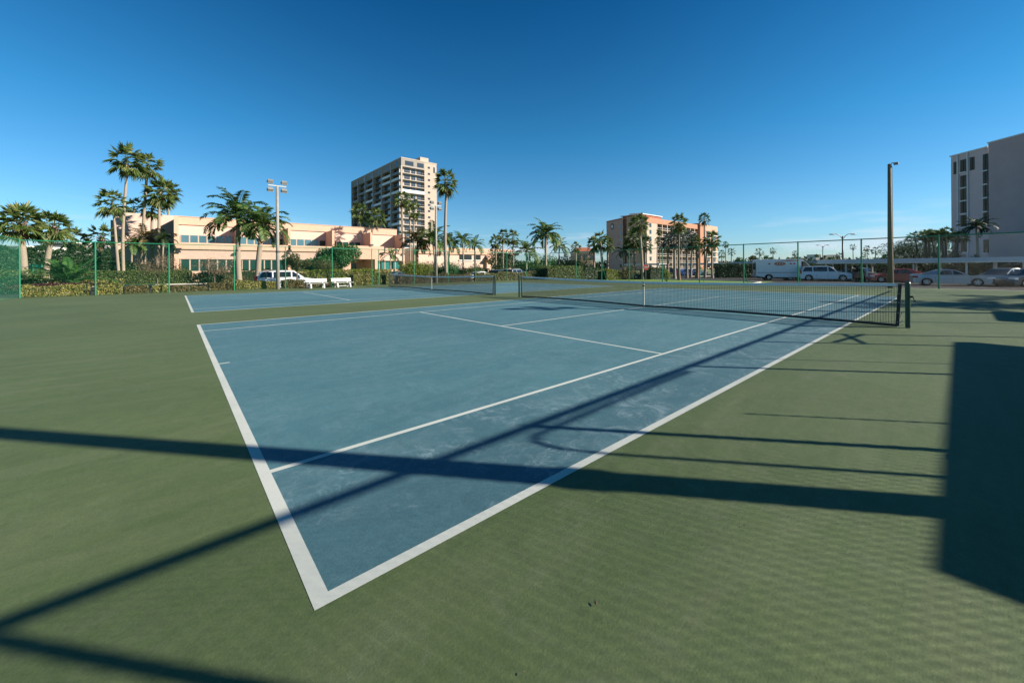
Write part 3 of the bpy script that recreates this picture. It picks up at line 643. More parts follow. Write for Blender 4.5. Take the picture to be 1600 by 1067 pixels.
def hedge(poly, gz, h, mt, n, size, label, seed=1, group='clipped hedges', rough=.06, name='hedge', flower=None):
    """poly: (x0,x1,y0,y1)"""
    x0, x1, y0, y1 = poly; rnd = random.Random(seed); cx, cy = (x0+x1)/2, (y0+y1)/2
    o = thing(name, (cx, cy, gz), label, 'hedge', group)
    b = MB(); W_, D_ = (x1-x0)/2, (y1-y0)/2
    ph = [rnd.random()*6 for _ in range(4)]
    def hh(u): return h*(1+rough*(math.sin(u*1.7+ph[0])+.6*math.sin(u*4.1+ph[1])+.4*math.sin(u*9+ph[2])))
    def f():
        k = rnd.random()
        if k < .45: u = rnd.uniform(-W_, W_); v = rnd.uniform(-D_, D_); return Vector((u, v, hh(u+cx)*rnd.uniform(.9, 1.03))), Vector((0, 0, 1))
        if k < .85: u = rnd.uniform(-W_, W_); return Vector((u, -D_*rnd.uniform(.86, 1.06), hh(u+cx)*rnd.uniform(0.02, 1))), Vector((0, -1, 0))
        if k < .93: s_ = rnd.choice((-1, 1)); return Vector((s_*W_*rnd.uniform(.97, 1.01), rnd.uniform(-D_, D_), hh(cx)*rnd.uniform(.02, 1))), Vector((s_, 0, 0))
        u = rnd.uniform(-W_, W_); return Vector((u, D_, hh(u+cx)*rnd.uniform(.1, 1))), Vector((0, 1, 0))
    leaves(b, n, f, size, rnd); b.build('foliage', mt, o)
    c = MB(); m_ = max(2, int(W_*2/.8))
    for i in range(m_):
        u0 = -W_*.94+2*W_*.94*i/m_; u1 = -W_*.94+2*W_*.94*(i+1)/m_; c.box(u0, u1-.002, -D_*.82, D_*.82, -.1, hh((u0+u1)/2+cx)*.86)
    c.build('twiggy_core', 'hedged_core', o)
    return o
M['lush'] = leaf_mat('lush_feather_leaf', [(.02, .07, .02), (.04, .13, .03), (.08, .18, .035)], .3)
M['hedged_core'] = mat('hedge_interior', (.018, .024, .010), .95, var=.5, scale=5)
# ---- hedge beside the back fence, in the pieces the gaps make (px columns at the fence line)
def hx(px, Y): return onY(px, SYP, Y).x
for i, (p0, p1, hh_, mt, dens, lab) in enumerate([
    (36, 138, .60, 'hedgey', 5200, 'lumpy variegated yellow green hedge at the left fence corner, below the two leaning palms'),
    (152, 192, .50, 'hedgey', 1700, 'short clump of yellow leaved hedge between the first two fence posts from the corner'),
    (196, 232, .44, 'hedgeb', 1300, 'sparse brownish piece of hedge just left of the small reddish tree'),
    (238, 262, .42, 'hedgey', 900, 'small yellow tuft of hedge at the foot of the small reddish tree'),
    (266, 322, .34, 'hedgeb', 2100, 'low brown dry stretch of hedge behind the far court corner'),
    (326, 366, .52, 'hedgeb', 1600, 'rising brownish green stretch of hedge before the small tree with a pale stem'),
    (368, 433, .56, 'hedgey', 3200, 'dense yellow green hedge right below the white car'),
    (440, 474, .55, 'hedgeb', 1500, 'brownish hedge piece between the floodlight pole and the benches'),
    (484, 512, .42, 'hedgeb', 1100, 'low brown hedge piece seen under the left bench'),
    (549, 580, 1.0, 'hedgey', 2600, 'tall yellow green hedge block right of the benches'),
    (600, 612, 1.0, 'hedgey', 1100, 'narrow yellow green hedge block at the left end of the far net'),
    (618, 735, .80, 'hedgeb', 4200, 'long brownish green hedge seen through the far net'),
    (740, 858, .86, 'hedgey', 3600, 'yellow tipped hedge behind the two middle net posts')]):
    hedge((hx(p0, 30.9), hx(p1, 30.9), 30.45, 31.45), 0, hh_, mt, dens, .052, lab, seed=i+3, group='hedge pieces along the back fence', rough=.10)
# ---- ground shrubs behind the left corner
def wp(px, z): return at(px, z)
x, y = wp(112, 34); o = shrub(x, y, -.3, 6.2, 2.0, 1.15, 'hedgey', 3800, .07, 'yellow green mound of shrubs behind the purple bed', seed=5, group='shrubs behind the fence', name='shrub')
x, y = wp(84, 31); shrub(x, y, -.2, 4.6, 1.0, .75, 'burg', 2600, .06, 'dark burgundy leaved ground shrub below the leaning palm', seed=6, group='shrubs behind the fence')
x, y = wp(8, 31); shrub(x, y, -.3, 3.5, 2.6, 1.6, 'hedged', 2400, .09, 'dark green shrub behind the green mesh at the left edge', seed=8, group='shrubs behind the fence')
x, y = wp(20, 38); shrub(x, y, LOW, 6.0, 3, 2.6, 'hedgeg', 2600, .11, 'green shrub mass farther back behind the left corner mesh', seed=9, group='shrubs behind the fence')
# sago-like ground palm
x, y = wp(108, 33.5); o = thing('ground_palm', (x, y, -.25), 'big low feather palm with long arching green fronds growing straight from the ground', 'palm tree', 'palm trees round the courts and buildings')
b = MB(); b.tube([(0, 0, -.2), (0, 0, .55)], [.3, .24], 10); b.build('trunk', 'trunk2', o)
feather_crown('crown', 3.3, 20, 77, 'lush', o, (0, 0, .55), lo=5, hi=80, droop=1.0, nl=26, ll=.15, hang=.15)
shx, shy = wp(95, 52); hedge((shx-6, shx+4.5, shy, shy+3), LOW, 4.7, 'hedged', 7500, .16, 'tall dark hedge mass behind the low feather palm', seed=31, group='tall dark hedges')
G = 'palm trees round the courts and buildings'
# ---- left group of palms                     px   z   base  top                crown
palm(32, 41, 0, hz(32, 348, 41), 2.6, 'fan', 'leftmost palm, thick pinkish trunk rising behind the corner post', lean=.35, tr=.27, tmat='trunk', boots=True, mt='fan', n=66)
palm(84, 45, 0, hz(84, 354, 45), 2.2, 'fan', 'palm with a pale trunk leaning right at its crown, second from the left', lean=-.9, tr=.25, boots=True, n=60)
palm(115, 60, 0, hz(115, 372, 60), 2.1, 'fan', 'smaller dark palm between the second leaning palm and the next brown one', tr=.2, mt='fan2')
palm(158, 58, 0, hz(158, 370, 58), 2.4, 'fan', 'brown trunked palm just right of the second fence post', lean=.1, tr=.22, tmat='trunk2', boots=True, mt='fan2')
palm(176, 54, 0, hz(176, 316, 54), 2.4, 'tall', 'medium tall palm with a slightly curved trunk, left of the tallest one', lean=.9, tr=.15)
palm(199, 56, 0, hz(199, 249, 56), 2.75, 'tall', 'tallest palm at the left, pale straight trunk in front of the salmon building', lean=-.5, tr=.17, n=44)
palm(232, 60, 0, hz(232, 258, 60), 2.55, 'tall', 'second tallest palm at the left, its trunk passing behind the roofline', lean=-1.1, tr=.19, n=44)
palm(252, 61, 0, hz(250, 300, 61), 2.9, 'tall', 'bushy double looking palm above the left end of the salmon roof', lean=-.8, tr=.2, n=50, mt='fan')
palm(264, 100, 0, hz(266, 297, 100), 3.4, 'tall', 'palm behind the roof at the building corner with only its head clear', lean=0, tr=.25, mt='fan2')
palm(210, 100, 0, hz(210, 325, 100), 3.3, 'tall', 'dark palm head peeping over the recessed roof between the tall trunks', tr=.25, mt='fan2')
palm(238, 62, 0, hz(238, 325, 62), 2.0, 'tall', 'shorter palm crown tucked under the bushy one at the roof end', tr=.2, mt='fan')
palm(226, 60, 0, hz(226, 372, 60), 2.4, 'feather', 'pale feather palm against the recessed wall', tr=.12, mt='hedgeb', n=16)
palm(206, 58, 0, hz(206, 384, 58), 1.9, 'feather', 'dull green feather palm low beside the two pale trunks', tr=.12, n=14)
palm(255, 60, 0, hz(255, 374, 60), 1.9, 'feather', 'dark feather palm in the shade by the salmon corner', tr=.12, mt='hedged', n=16)
x, y = wp(222, 51); hedge((x-5.2, x+5.0, y, y+2.4), LOW, 1.75, 'hedgeg', 6500, .085, 'long smooth clipped green hedge in front of the left wing', seed=41, group='clipped hedges', rough=.02)
x, y = wp(234, 59); shrub(x, y, LOW, 7.5, 2, 3.6, 'hedged', 4200, .15, 'dark tangled bushes between the clipped hedge and the building', seed=43, group='shrubs at the salmon building')
x, y = wp(190, 60); shrub(x, y, LOW, 4.5, 3, 4.5, 'hedged', 2600, .15, 'dark bush at the far left end of the salmon building', seed=44, group='shrubs at the salmon building')
x, y = wp(246, 37); tree(x, y, LOW, 3.6, 3.4, 2.2, 'rust', 2600, .05, 'small reddish brown tree with thin twigs behind the third fence post', tr=.05, seed=11, base_f=.30, lobes=12)
x, y = wp(262, 55); shrub(x, y, LOW, 4.5, 2, 2.4, 'hedgeb', 2400, .09, 'brown green bush behind the small reddish tree', seed=45, group='shrubs at the salmon building')
x, y = wp(336, 35); tree(x, y, LOW, 2.9, 3.1, 1.7, 'rust', 1500, .055, 'small thin tree with a pale stem in front of the ground floor windows', tr=.045, seed=13, base_f=.42, lobes=10)
x, y = wp(322, 44); shrub(x, y, LOW, 4.0, 2.6, 2.1, 'hedged', 3000, .09, 'dark rounded bush left of the small thin tree', seed=46, group='shrubs at the salmon building')
x, y = wp(348, 47); shrub(x, y, LOW, 5.5, 2.2, 1.7, 'hedgeb', 2600, .08, 'reddish green bush right of the small thin tree', seed=47, group='shrubs at the salmon building')
x, y = wp(395, 60); hedge((x-5.5, x+4, y, y+1.5), LOW, 1.8, 'hedged', 3600, .09, 'dark low hedge behind the feather palm trunks', seed=48, group='clipped hedges')
x, y = wp(305, 72); hedge((x-6, x+7, y, y+1.2), LOW, 1.35, 'hedgey', 3600, .08, 'low yellowish hedge along the foot of the salmon wall', seed=49, group='clipped hedges')
# ---- the two royal-like feather palms
palm(372, 44, 0, hz(372, 338, 44), 3.2, 'feather', 'tall feather palm with a grey trunk, left of the floodlight pole pair', lean=.15, tr=.24, n=26, seed=512)
palm(410, 40, 0, hz(405, 352, 40), 2.6, 'feather', 'feather palm with brown boots on its trunk, nearest the tall floodlight pole', lean=-.45, tr=.24, n=26, seed=97, boots=True)
# ---- middle trees
x, y = wp(518, 54); tree(x, y, LOW, 5.2, 7.0, 4.6, 'treeg', 15000, .13, 'large round bright green tree before the balcony of the salmon building', tr=.16, seed=21, base_f=.16, lobes=14)
x, y = wp(508, 42); tree(x, y, LOW, 3.0, 3.3, 2.6, 'olive', 3600, .06, 'small olive green tree in front of the round bright green one', tr=.06, seed=22, base_f=.25)
x, y = wp(463, 32); tree(x, y, LOW, 3.1, 2.7, 1.35, 'olive', 3000, .07, 'small bushy tree with one dark stem left of the benches', tr=.06, seed=23, base_f=.52, lobes=8)
x, y = wp(560, 40); hedge((x-5.6, x+3.6, y, y+1.6), LOW, 1.75, 'lime', 5200, .075, 'bright lime green hedge behind the benches', seed=51, group='clipped hedges', rough=.03)
x, y = wp(640, 56); shrub(x, y, LOW, 5.5, 3.6, 3.2, 'lime', 3600, .10, 'rounded light green shrub by the thin palm trunks', seed=52, group='shrubs at the salmon building')
x, y = wp(610, 62); palm(610, 62, 0, hz(612, 398, 62), 1.7, 'feather', 'small feather palm before the teal windows', tr=.1, n=12)
# ---- palms over the roof and in front of the tower
for px, row, z, cr, lab in ((563, 331, 118, 3.6, 'left one of the two bushy palm heads above the salmon roof'), (590, 338, 118, 3.5, 'right one of the two bushy palm heads above the salmon roof')):
    palm(px, z, 0, hz(px, row, z), cr, 'tall', lab, tr=.32, n=50, seed=px)
palm(577, 122, 0, hz(577, 352, 122), 3.0, 'tall', 'darker low palm head between the two bushy ones above the roof', tr=.3, mt='fan2', n=30)
palm(629, 78, 0, hz(629, 311, 78), 2.3, 'tall', 'very slender palm in front of the building end, left of two', tr=.16, n=34)
palm(641, 84, 0, hz(641, 314, 84), 2.0, 'tall', 'slender palm whose head touches the left slender one', tr=.15, n=26, mt='fan2')
palm(647, 82, 0, hz(647, 329, 82), 2.3, 'tall', 'slightly shorter slender palm right of the very slender one', tr=.16, n=32)
palm(697, 58, 0, hz(697, 283, 58), 2.45, 'tall', 'tall stout palm standing between the beige tower and open sky', lean=.1, tr=.21, n=46, tmat='trunk')
palm(652, 66, 0, hz(652, 377, 66), 2.9, 'feather', 'yellowish feather palm at the end corner of the salmon building', tr=.14, mt='hedgeb', n=18)
palm(676, 64, 0, hz(676, 376, 64), 3.1, 'feather', 'dark arching feather palm with a pale leaning trunk left of the stout palm', lean=.6, tr=.16, n=22, mt='feather')
palm(702, 70, 0, hz(704, 380, 70), 2.6, 'feather', 'feather palm partly hidden by the stout palm trunk', tr=.14, n=18)
x, y = wp(668, 66); shrub(x, y, LOW, 9, 3, 3.2, 'hedgeb', 3600, .13, 'brown and green bushes at the foot of the arching feather palm', seed=53, group='shrubs at the salmon building')
x, y = wp(712, 62); hedge((x-9, x+7, y, y+1.6), LOW, 1.75, 'hedgeg', 4600, .09, 'dark green hedge between the stout palm and the pale car', seed=54, group='clipped hedges')
x, y = wp(704, 60); shrub(x, y, LOW, 3.2, 3, 3.3, 'treeg', 2600, .10, 'upright green bush right beside the second floodlight pole', seed=55, group='shrubs at the salmon building')
palm(724, 66, 0, hz(726, 376, 66), 2.0, 'feather', 'feather palm with drooping fronds before the pink low wing', tr=.14, n=18)
palm(742, 70, 0, hz(743, 383, 70), 2.0, 'feather', 'lower feather palm right of the drooping one at the pink low wing', tr=.14, n=16)
x, y = wp(741, 60); shrub(x, y, LOW, 3.2, 2.4, 2.4, 'hedgeg', 2000, .10, 'spiky green shrub below the two feather palms', seed=56, group='shrubs at the salmon building')
palm(775, 78, 0, hz(774, 377, 78), 1.75, 'fan', 'left one of three fan palms in a row over the low wing', tr=.14)
palm(786, 80, 0, hz(785, 369, 80), 1.75, 'fan', 'middle and tallest of three fan palms in a row over the low wing', tr=.14, mt='fan2')
palm(802, 82, 0, hz(801, 371, 82), 1.9, 'fan', 'right one of three fan palms in a row over the low wing', tr=.16)
x, y = wp(785, 108); shrub(x, y, LOW, 9, 4, 8.6, 'hedged', 3000, .25, 'dark tree mass behind the low wing roof', seed=57, group='dark bushes farther back')
x, y = wp(778, 66); shrub(x, y, LOW, 3, 2, 2.9, 'hedgeg', 1800, .10, 'light green shrub in front of the garage opening', seed=58, group='shrubs at the salmon building')
palm(853, 62, 0, hz(855, 366, 62), 2.7, 'feather', 'large full feather palm left of the terracotta building, white trunk', tr=.2, n=28, seed=61)
palm(823, 74, 0, hz(822, 393, 74), 3.0, 'feather', 'wide dark feather palm between the fan palms and the large full one', tr=.14, mt='feather', n=18)
palm(874, 66, 0, hz(872, 386, 66), 1.9, 'feather', 'smaller feather palm tucked right of the large full one', tr=.14, n=16)
palm(900, 74, 0, hz(901, 386, 74), 1.3, 'fan', 'small lone fan palm before the red roof', tr=.12)
x, y = wp(845, 80); shrub(x, y, LOW, 14, 5, 4.6, 'treeg', 5200, .17, 'green bank of trees behind the parked cars in the middle', seed=62, group='dark bushes farther back')
x, y = wp(895, 68); shrub(x, y, LOW, 7.5, 4, 4.2, 'hedged', 4200, .14, 'dark green trees left of the terracotta building', seed=63, group='dark bushes farther back')
x, y = wp(880, 46); hedge((x-2.6, x+3.8, y, y+2.6), LOW, 1.95, 'hedgeg', 5200, .07, 'large clipped olive green hedge block behind the fence in the middle', seed=64, group='clipped hedges', rough=.03)
x, y = wp(922, 50); hedge((x-1.2, x+1.6, y, y+2), LOW, 1.75, 'hedged', 1800, .08, 'small dark clipped hedge right of the large olive block', seed=65, group='clipped hedges')
x, y = wp(952, 54); hedge((x-.6, x+2.8, y, y+1.8), LOW, 1.45, 'lime', 1800, .08, 'low bright clipped hedge at the foot of the twin fan palms', seed=66, group='clipped hedges')
palm(938, 62, 0, hz(938, 376, 62), 1.9, 'fan', 'pale trunked fan palm left of the terracotta building', tr=.2, lean=.4, n=34)
palm(928, 66, 0, hz(929, 382, 66), 1.7, 'fan', 'darker fan palm behind the pale trunked one, left of the terracotta building', tr=.16, mt='fan2')
palm(950, 66, 0, hz(949, 381, 66), 1.6, 'fan', 'small yellowish fan palm right of the pale trunked one', tr=.14)
palm(975, 62, 0, hz(972, 393, 62), 1.7, 'feather', 'dark green feather palm low before the terracotta corner', tr=.12, mt='hedged')
# ---- in front of the terracotta building
palm(999, 56, 0, hz(999, 349, 56), 1.8, 'fan', 'tall fan palm with a curved white trunk in front of the terracotta building', lean=.45, tr=.16, n=40, boots=True)
palm(991, 62, 0, hz(990, 373, 62), 2.3, 'fan', 'wide dark fan palm below the curved white trunk', tr=.17, mt='fan2', n=44)
palm(1008, 66, 0, hz(1008, 381, 66), 1.6, 'fan', 'dark fan palm right behind the curved white trunk', tr=.15, mt='fan2')
palm(1031, 100, 0, hz(1031, 362, 100), 1.1, 'fan', 'small fan palm high before the terracotta windows', tr=.12)
palm(1027, 100, 0, hz(1026, 376, 100), 1.0, 'fan', 'tiny fan palm below the small high one', tr=.12)
palm(1061, 52, 0, hz(1061, 348, 52), 1.45, 'fan', 'fan palm with a dark straight trunk in front of the terracotta middle', tr=.14, n=40, tmat='trunk2', boots=True)
palm(1101, 70, 0, hz(1101, 342, 70), 1.35, 'tall', 'tallest fan palm before the right end of the terracotta building', tr=.14, n=34, mt='fan2')
palm(1044, 60, 0, hz(1043, 382, 60), 1.6, 'silver', 'dark silver palm before the middle of the terracotta building', tr=.15)
palm(1054, 58, 0, hz(1054, 375, 58), 2.0, 'silver', 'pale silver palm with a white trunk left of the dark straight trunk', tr=.18, n=32)
palm(1073, 62, 0, hz(1073, 377, 62), 2.0, 'silver', 'pale silver palm right of the dark straight trunk', tr=.16, n=30)
palm(1082, 66, 0, hz(1082, 377, 66), 1.7, 'fan', 'dark fan palm between the silver palm and the thick brown trunk', tr=.15, mt='fan2', lean=-.3)
palm(1089, 60, 0, hz(1089, 381, 60), 1.2, 'fan', 'fan palm with a thick brown trunk near the orange fin', tr=.2, tmat='trunk2')
palm(1113, 60, 0, hz(1113, 374, 60), 1.65, 'fan', 'bushy fan palm at the right corner of the terracotta building', tr=.14, n=40)
palm(1106, 64, 0, hz(1106, 384, 64), 1.5, 'fan', 'lower leaning fan palm beside the right corner of the terracotta building', tr=.15, lean=-.5, mt='fan2')
palm(1134, 90, 0, hz(1134, 382, 90), .95, 'fan', 'small lone fan palm on a thin trunk against the sky', tr=.09)
x, y = wp(1028, 66); shrub(x, y, LOW, 3.6, 2.4, 2.3, 'hedgeg', 1800, .10, 'green shrub in front of the white carport posts', seed=71, group='shrubs by the parking area')
x, y = wp(1022, 56); hedge((x-.8, x+2.2, y, y+2), LOW, 1.55, 'hedged', 1600, .08, 'clipped dark hedge right of the round sign', seed=72, group='clipped hedges')
x, y = wp(1042, 48); shrub(x, y, LOW, 1.0, .9, 1.7, 'lime', 800, .07, 'small lime green shrub at the verge', seed=73, group='shrubs by the parking area')
x, y = wp(981, 56); shrub(x, y, LOW, 2.2, 1.6, 2.4, 'hedgeb', 1300, .09, 'brownish shrub before the dark parked car', seed=74, group='shrubs by the parking area')
x, y = wp(992, 60); shrub(x, y, LOW, 3.5, 1.6, 1.6, 'hedgeg', 1300, .09, 'green shrub behind the white trunks', seed=75, group='shrubs by the parking area')
# ---- long dark hedge and the horizon row of trees at the right
x0, y0 = at(1118, 62); x1, y1 = at(1190, 62)
hedge((0, 1, 0, 1), LOW, .01, 'hedged', 1, .01, 'x', seed=1) if False else None
o = None
L_ = math.hypot(x1-x0, y1-y0); h_ = hedge((-L_/2, L_/2, -.8, .8), 0, 2.15, 'hedged', 5200, .10, 'long dark hedge between the palms and the white van', seed=81, group='clipped hedges', rough=.02)
h_.location = ((x0+x1)/2, (y0+y1)/2, LOW); h_.rotation_euler[2] = math.atan2(y1-y0, x1-x0)
far = [(1128, 398, 6), (1143, 394, 6), (1155, 401, 5), (1176, 400, 5), (1187, 395, 6), (1200, 400, 5), (1208, 393, 5), (1226, 402, 4), (1240, 402, 5), (1272, 404, 4), (1282, 396, 4), (1312, 401, 5), (1352, 396, 5), (1368, 392, 6), (1378, 397, 5), (1384, 401, 4), (1396, 400, 5), (1300, 400, 4), (1254, 404, 4)]
wd = ['roundish', 'ragged', 'low', 'pale', 'bushy', 'dense']
where = ['right of the terracotta building', 'beyond the long dark hedge', 'beyond the long dark hedge', 'left of the white van roof', 'left above the white van roof', 'above the white van roof', 'above the middle of the white van', 'above the van cab', 'right of the van cab', 'left of the far street lamp', 'behind the far street lamp', 'left of the near street lamp', 'right of the near street lamp', 'left of the wooden pole', 'just left of the wooden pole', 'touching the wooden pole', 'right behind the wooden pole', 'between the two street lamps', 'above the white sport utility car']
for i, (px, row, r_) in enumerate(far):
    z = 120+(i*37) % 30; x, y = at(px, z); top = hz(px, row-4, z)
    sz = r_*z/FPX*1.5
    if i in (0, 1, 4, 6, 11, 12, 13): palm(px, z, 0, top-.6, sz*.85, 'fan', '%s far palm on the horizon %s' % (wd[i % 6], where[i]), tr=.15, n=22, mt='fan2' if i % 2 else 'fan', skirt=False)
    else: tree(x, y, LOW, top-LOW, sz*2.6, top-LOW-.5, ('olive', 'hedgeg', 'treeg')[i % 3], 1300, .22, '%s far tree on the horizon %s' % (wd[i % 6], where[i]), tr=.15, seed=200+i, base_f=.2)
for px, row, lab in ((1242, 396, 'tiny dark palm head left of the second right fence post'), (1333, 386, 'small far palm with a round head, left of two over the carport'), (1355, 388, 'small far palm with a round head, right of two over the carport')):
    palm(px, 130, 0, hz(px, row, 130), 1.15, 'fan', lab, tr=.12, n=22, mt='fan2')
# a low belt of far tree tops closes the horizon
b = MB(); rnd = random.Random(5)
for i in range(420):
    a = YAW+R(56)-R(112)*i/420+rnd.uniform(-.004, .004); d = rnd.uniform(240, 330); x, y = CAMP.x+d*math.cos(a), CAMP.y+d*math.sin(a); s_ = rnd.uniform(3, 7)
    L_ = [(x, y, LOW+s_*.5, s_*1.6, s_*1.6, s_*.55), (x+s_*rnd.uniform(-1, 1), y, LOW+s_*.7, s_*.7, s_*.7, s_*.4)]
    leaves(b, 60, blob_fn(L_, rnd), 1.0, rnd)
tag(b.build('distant_tree_belt', 'hedged'), 'low dark belt of distant treetops along the horizon', 'trees', kind='stuff')
# ---- umbrella trees beside the right building
x, y = wp(1428, 62); tree(x, y, LOW, hz(1428, 372, 62)-LOW, 8.8, 4.2, 'gold', 7000, .12, 'wide golden green tree behind the car port left of the grey building', tr=.25, seed=91, lobes=16)
def spread_tree(px, z, row, cw, lab, seed, n=12):
    rnd = random.Random(seed); x, y = wp(px, z); top = hz(px, row, z)-LOW; o = thing('spreading_tree', (x, y, LOW), lab, 'tree', 'trees round the courts and buildings')
    b = MB(); k_ = MB(); ends = []
    for i in range(5):
        a = i*1.257+.4; q = cw*.30 if i else 0; e = Vector((math.cos(a)*q, math.sin(a)*q, top-.9-.25*q+rnd.uniform(-.2, .2)))
        b.tube([(0, 0, top*.18), Vector((e.x*.75, e.y*.75, top*.45)), e], [.19, .16, .12], 6); ends.append(e)
    b.tube([(0, 0, -.2), (.05, 0, top*.2)], [.3, .22], 8); b.build('trunk', 'bark', o, smooth=True)
    for e in ends:
        for i in range(26):
            f = (i+.5)/26; el = math.asin(-.55+1.5*f); az = i*2.39996
            fan_leaf(k_, e, Vector((math.cos(az)*math.cos(el), math.sin(az)*math.cos(el), math.sin(el))), cw*.27*rnd.uniform(.85, 1.1), rnd, 10)
    k_.build('crown', 'fan2', o)
spread_tree(1452, 54, 356, 4.6, 'dark many headed tree with curved stems, left of the pair beside the grey building', 92)
spread_tree(1478, 52, 356, 4.4, 'dark many headed tree touching the grey building edge, right of the pair', 93)
x, y = wp(1490, 70); shrub(x, y, LOW, 4, 3, 6.0, 'rust', 1600, .14, 'pinkish brown bush glimpsed between the spreading trees and the grey building', seed=94, group='shrubs by the parking area')
palm(1527, 50, 0, hz(1527, 354, 50), 1.6, 'feather', 'dark feather palm before the grey building, fronds spread flat', tr=.13, mt='hedged', n=20)
x, y = wp(1512, 48); shrub(x, y, LOW, 3.6, 2, 3.4, 'hedged', 1800, .12, 'dark spiky shrub above the carport edge by the grey building', seed=95, group='shrubs by the parking area')
x, y = wp(1560, 47); shrub(x, y, LOW, 5, 2, 2.9, 'hedged', 1600, .12, 'dark low shrubs above the carport edge at the right', seed=96, group='shrubs by the parking area')
# palm outside the frame on the right whose shadow lies on the court edge
palm(0, 0, 0, 5.6, 2.4, 'feather', 'feather palm outside the right fence whose frond shadow reaches the court', tr=.18, n=20, x=28.6, y=-11.8, seed=303)
palm(0, 0, 0, 5.0, 2.0, 'feather', 'shorter feather palm outside the right fence beyond the small shelter', tr=.18, n=18, x=33.8, y=-12.6, seed=304)
# ================================================================== SALMON CLUBHOUSE (front runs along x at YF)
YF = 83.0
def fx(px): return onY(px, 400, YF).x
def fz(px, row): return onY(px, row, YF).z
YFR = 78.7; YPR = 73.4
ch = thing('clubhouse', (onY(272, 400, YFR).x, YFR, LOW), 'long two storey salmon stucco building with fins and open terraces behind the courts', 'building')
ox, oy, oz = onY(272, 400, YFR).x, YFR, LOW
D = YF-YFR
def bX(p): return onY(p, 400, YF).x-ox
def rX(p): return onY(p, 400, YFR).x-ox
def pX(p): return onY(p, 400, YPR).x-ox
def hB(p, r_): return onY(p, r_, YF).z-oz
def hR(p, r_): return onY(p, r_, YFR).z-oz
HT = hB(400, 346); Z_sof = hB(450, 359.5); Z_wt = hB(320, 368.6); Z_wb = hB(320, 380); Z_lw = hR(480, 384.3)
Z_s2 = hR(400, 391.5); Z_lt = hR(400, 405.5); Z_lb = hR(400, 423.5)
fins = [bX(509)-15.2, bX(509)-7.6, bX(509), bX(567), bX(616)]      # left faces of the fins
FT = .42; XE = fins[-1]+.55
b = MB(); b.box(.0, XE, D, D+18, 0, HT-.3); b.build('wall', 'pink', ch)
b = MB(); b.box(.0, XE, D-.22, D-.001, Z_sof, HT); b.box(-.02, XE+.02, D-.30, D+.3, HT+.002, HT+.10); b.build('parapet', 'salmon', ch)
b = MB(); b.box(.0, .55, 0, D-.24, 0, hR(275, 337.5)); b.build('corner_fin', 'salmon', ch)
for i, f in enumerate(fins):
    b = MB(); b.box(f, f+FT, .0, D-.002, Z_lw-1.2, Z_sof-.01); b.build('fin', 'salmon', ch)
def windows(x0, x1, y, z0, z1, n, gm, skipw=.09):
    for k in range(n):
        a = x0+(x1-x0)*k/n+skipw; c = x0+(x1-x0)*(k+1)/n-skipw
        g = MB(); g.box(a, c, y, y+.03, z0, z1); wd_ = g.build('window', gm, ch)
        f = MB(); f.box(a-.085, a, y-.05, y+.05, z0, z1); f.box(c, c+.08, y-.05, y+.05, z0, z1); f.box(a-.085, c+.08, y-.05, y+.05, z0-.07, z0-.002)
        f.build('frame', 'cream', wd_)
st = [.55]+[f+FT for f in fins]
windows(st[0]+.25, fins[0]-.35, D-.06, Z_wb, Z_wt, 6, 'glass')
windows(st[1]+.25, fins[1]-1.2, D-.06, Z_wb, Z_wt, 5, 'glass')
windows(st[2]+.5, fins[2]-1.3, D-.06, Z_lw+.1, Z_wt, 4, 'glass')
windows(st[3]+.4, fins[3]-.5, D-.06, Z_lw+.1, Z_wt-.2, 5, 'darkglass')
b = MB(); b.box(fins[2]-1.1, fins[2]-.1, D-.06, D-.003, Z_lw-1, Z_wt-.1); b.build('terrace_door', 'darkglass', ch)
b = MB(); b.box(fins[1]-1.0, fins[1]-.1, D-.06, D-.003, Z_lw-1, Z_wt-.1); b.build('terrace_door', 'darkglass', ch)
# lower storey reaches forward, with a terrace on its roof
xj = rX(521.5)
b = MB(); b.box(.551, xj, .0, .3, Z_s2, Z_lw); b.build('terrace_wall', 'salmon', ch)
b = MB(); b.box(.551, XE, .301, D-.001, Z_s2+.1, Z_lw-1.0); b.build('terrace_floor', 'concrete', ch)
b = MB(); b.mesh([(.552, .25, Z_s2-.01), (xj, .25, Z_s2-.01), (xj, .75, Z_lt), (.552, .75, Z_lt), (.552, 1.1, Z_s2-.01), (xj, 1.1, Z_s2-.01), (xj, 1.1, Z_lt), (.552, 1.1, Z_lt)],
       [(3, 2, 1, 0), (4, 5, 6, 7), (0, 1, 5, 4), (2, 3, 7, 6), (0, 4, 7, 3), (1, 2, 6, 5)]); b.build('soffit_panel', 'pink', ch)
b = MB(); b.box(.552, xj, .01, .9, 0, Z_lb); b.build('plinth', 'salmon', ch)
for i in range(3):
    b = MB(); b.box(fins[i]-.02, fins[i]+.5, .02, .74, Z_lb+.001, Z_lt-.002); b.build('pier', 'salmon', ch)
b = MB(); b.box(.552, xj, .95, 1.2, Z_lb-.2, Z_lt-.002); b.build('recess_wall', 'rose_shade', ch)
gr = [(.75, fins[0]-.3, 6), (fins[0]+.7, fins[1]-.3, 6), (fins[1]+.7, fins[2]-.3, 5)]
for a_, c_, n in gr: windows(a_, c_, .86, Z_lb+.08, Z_lt-.1, n, 'darkglass')
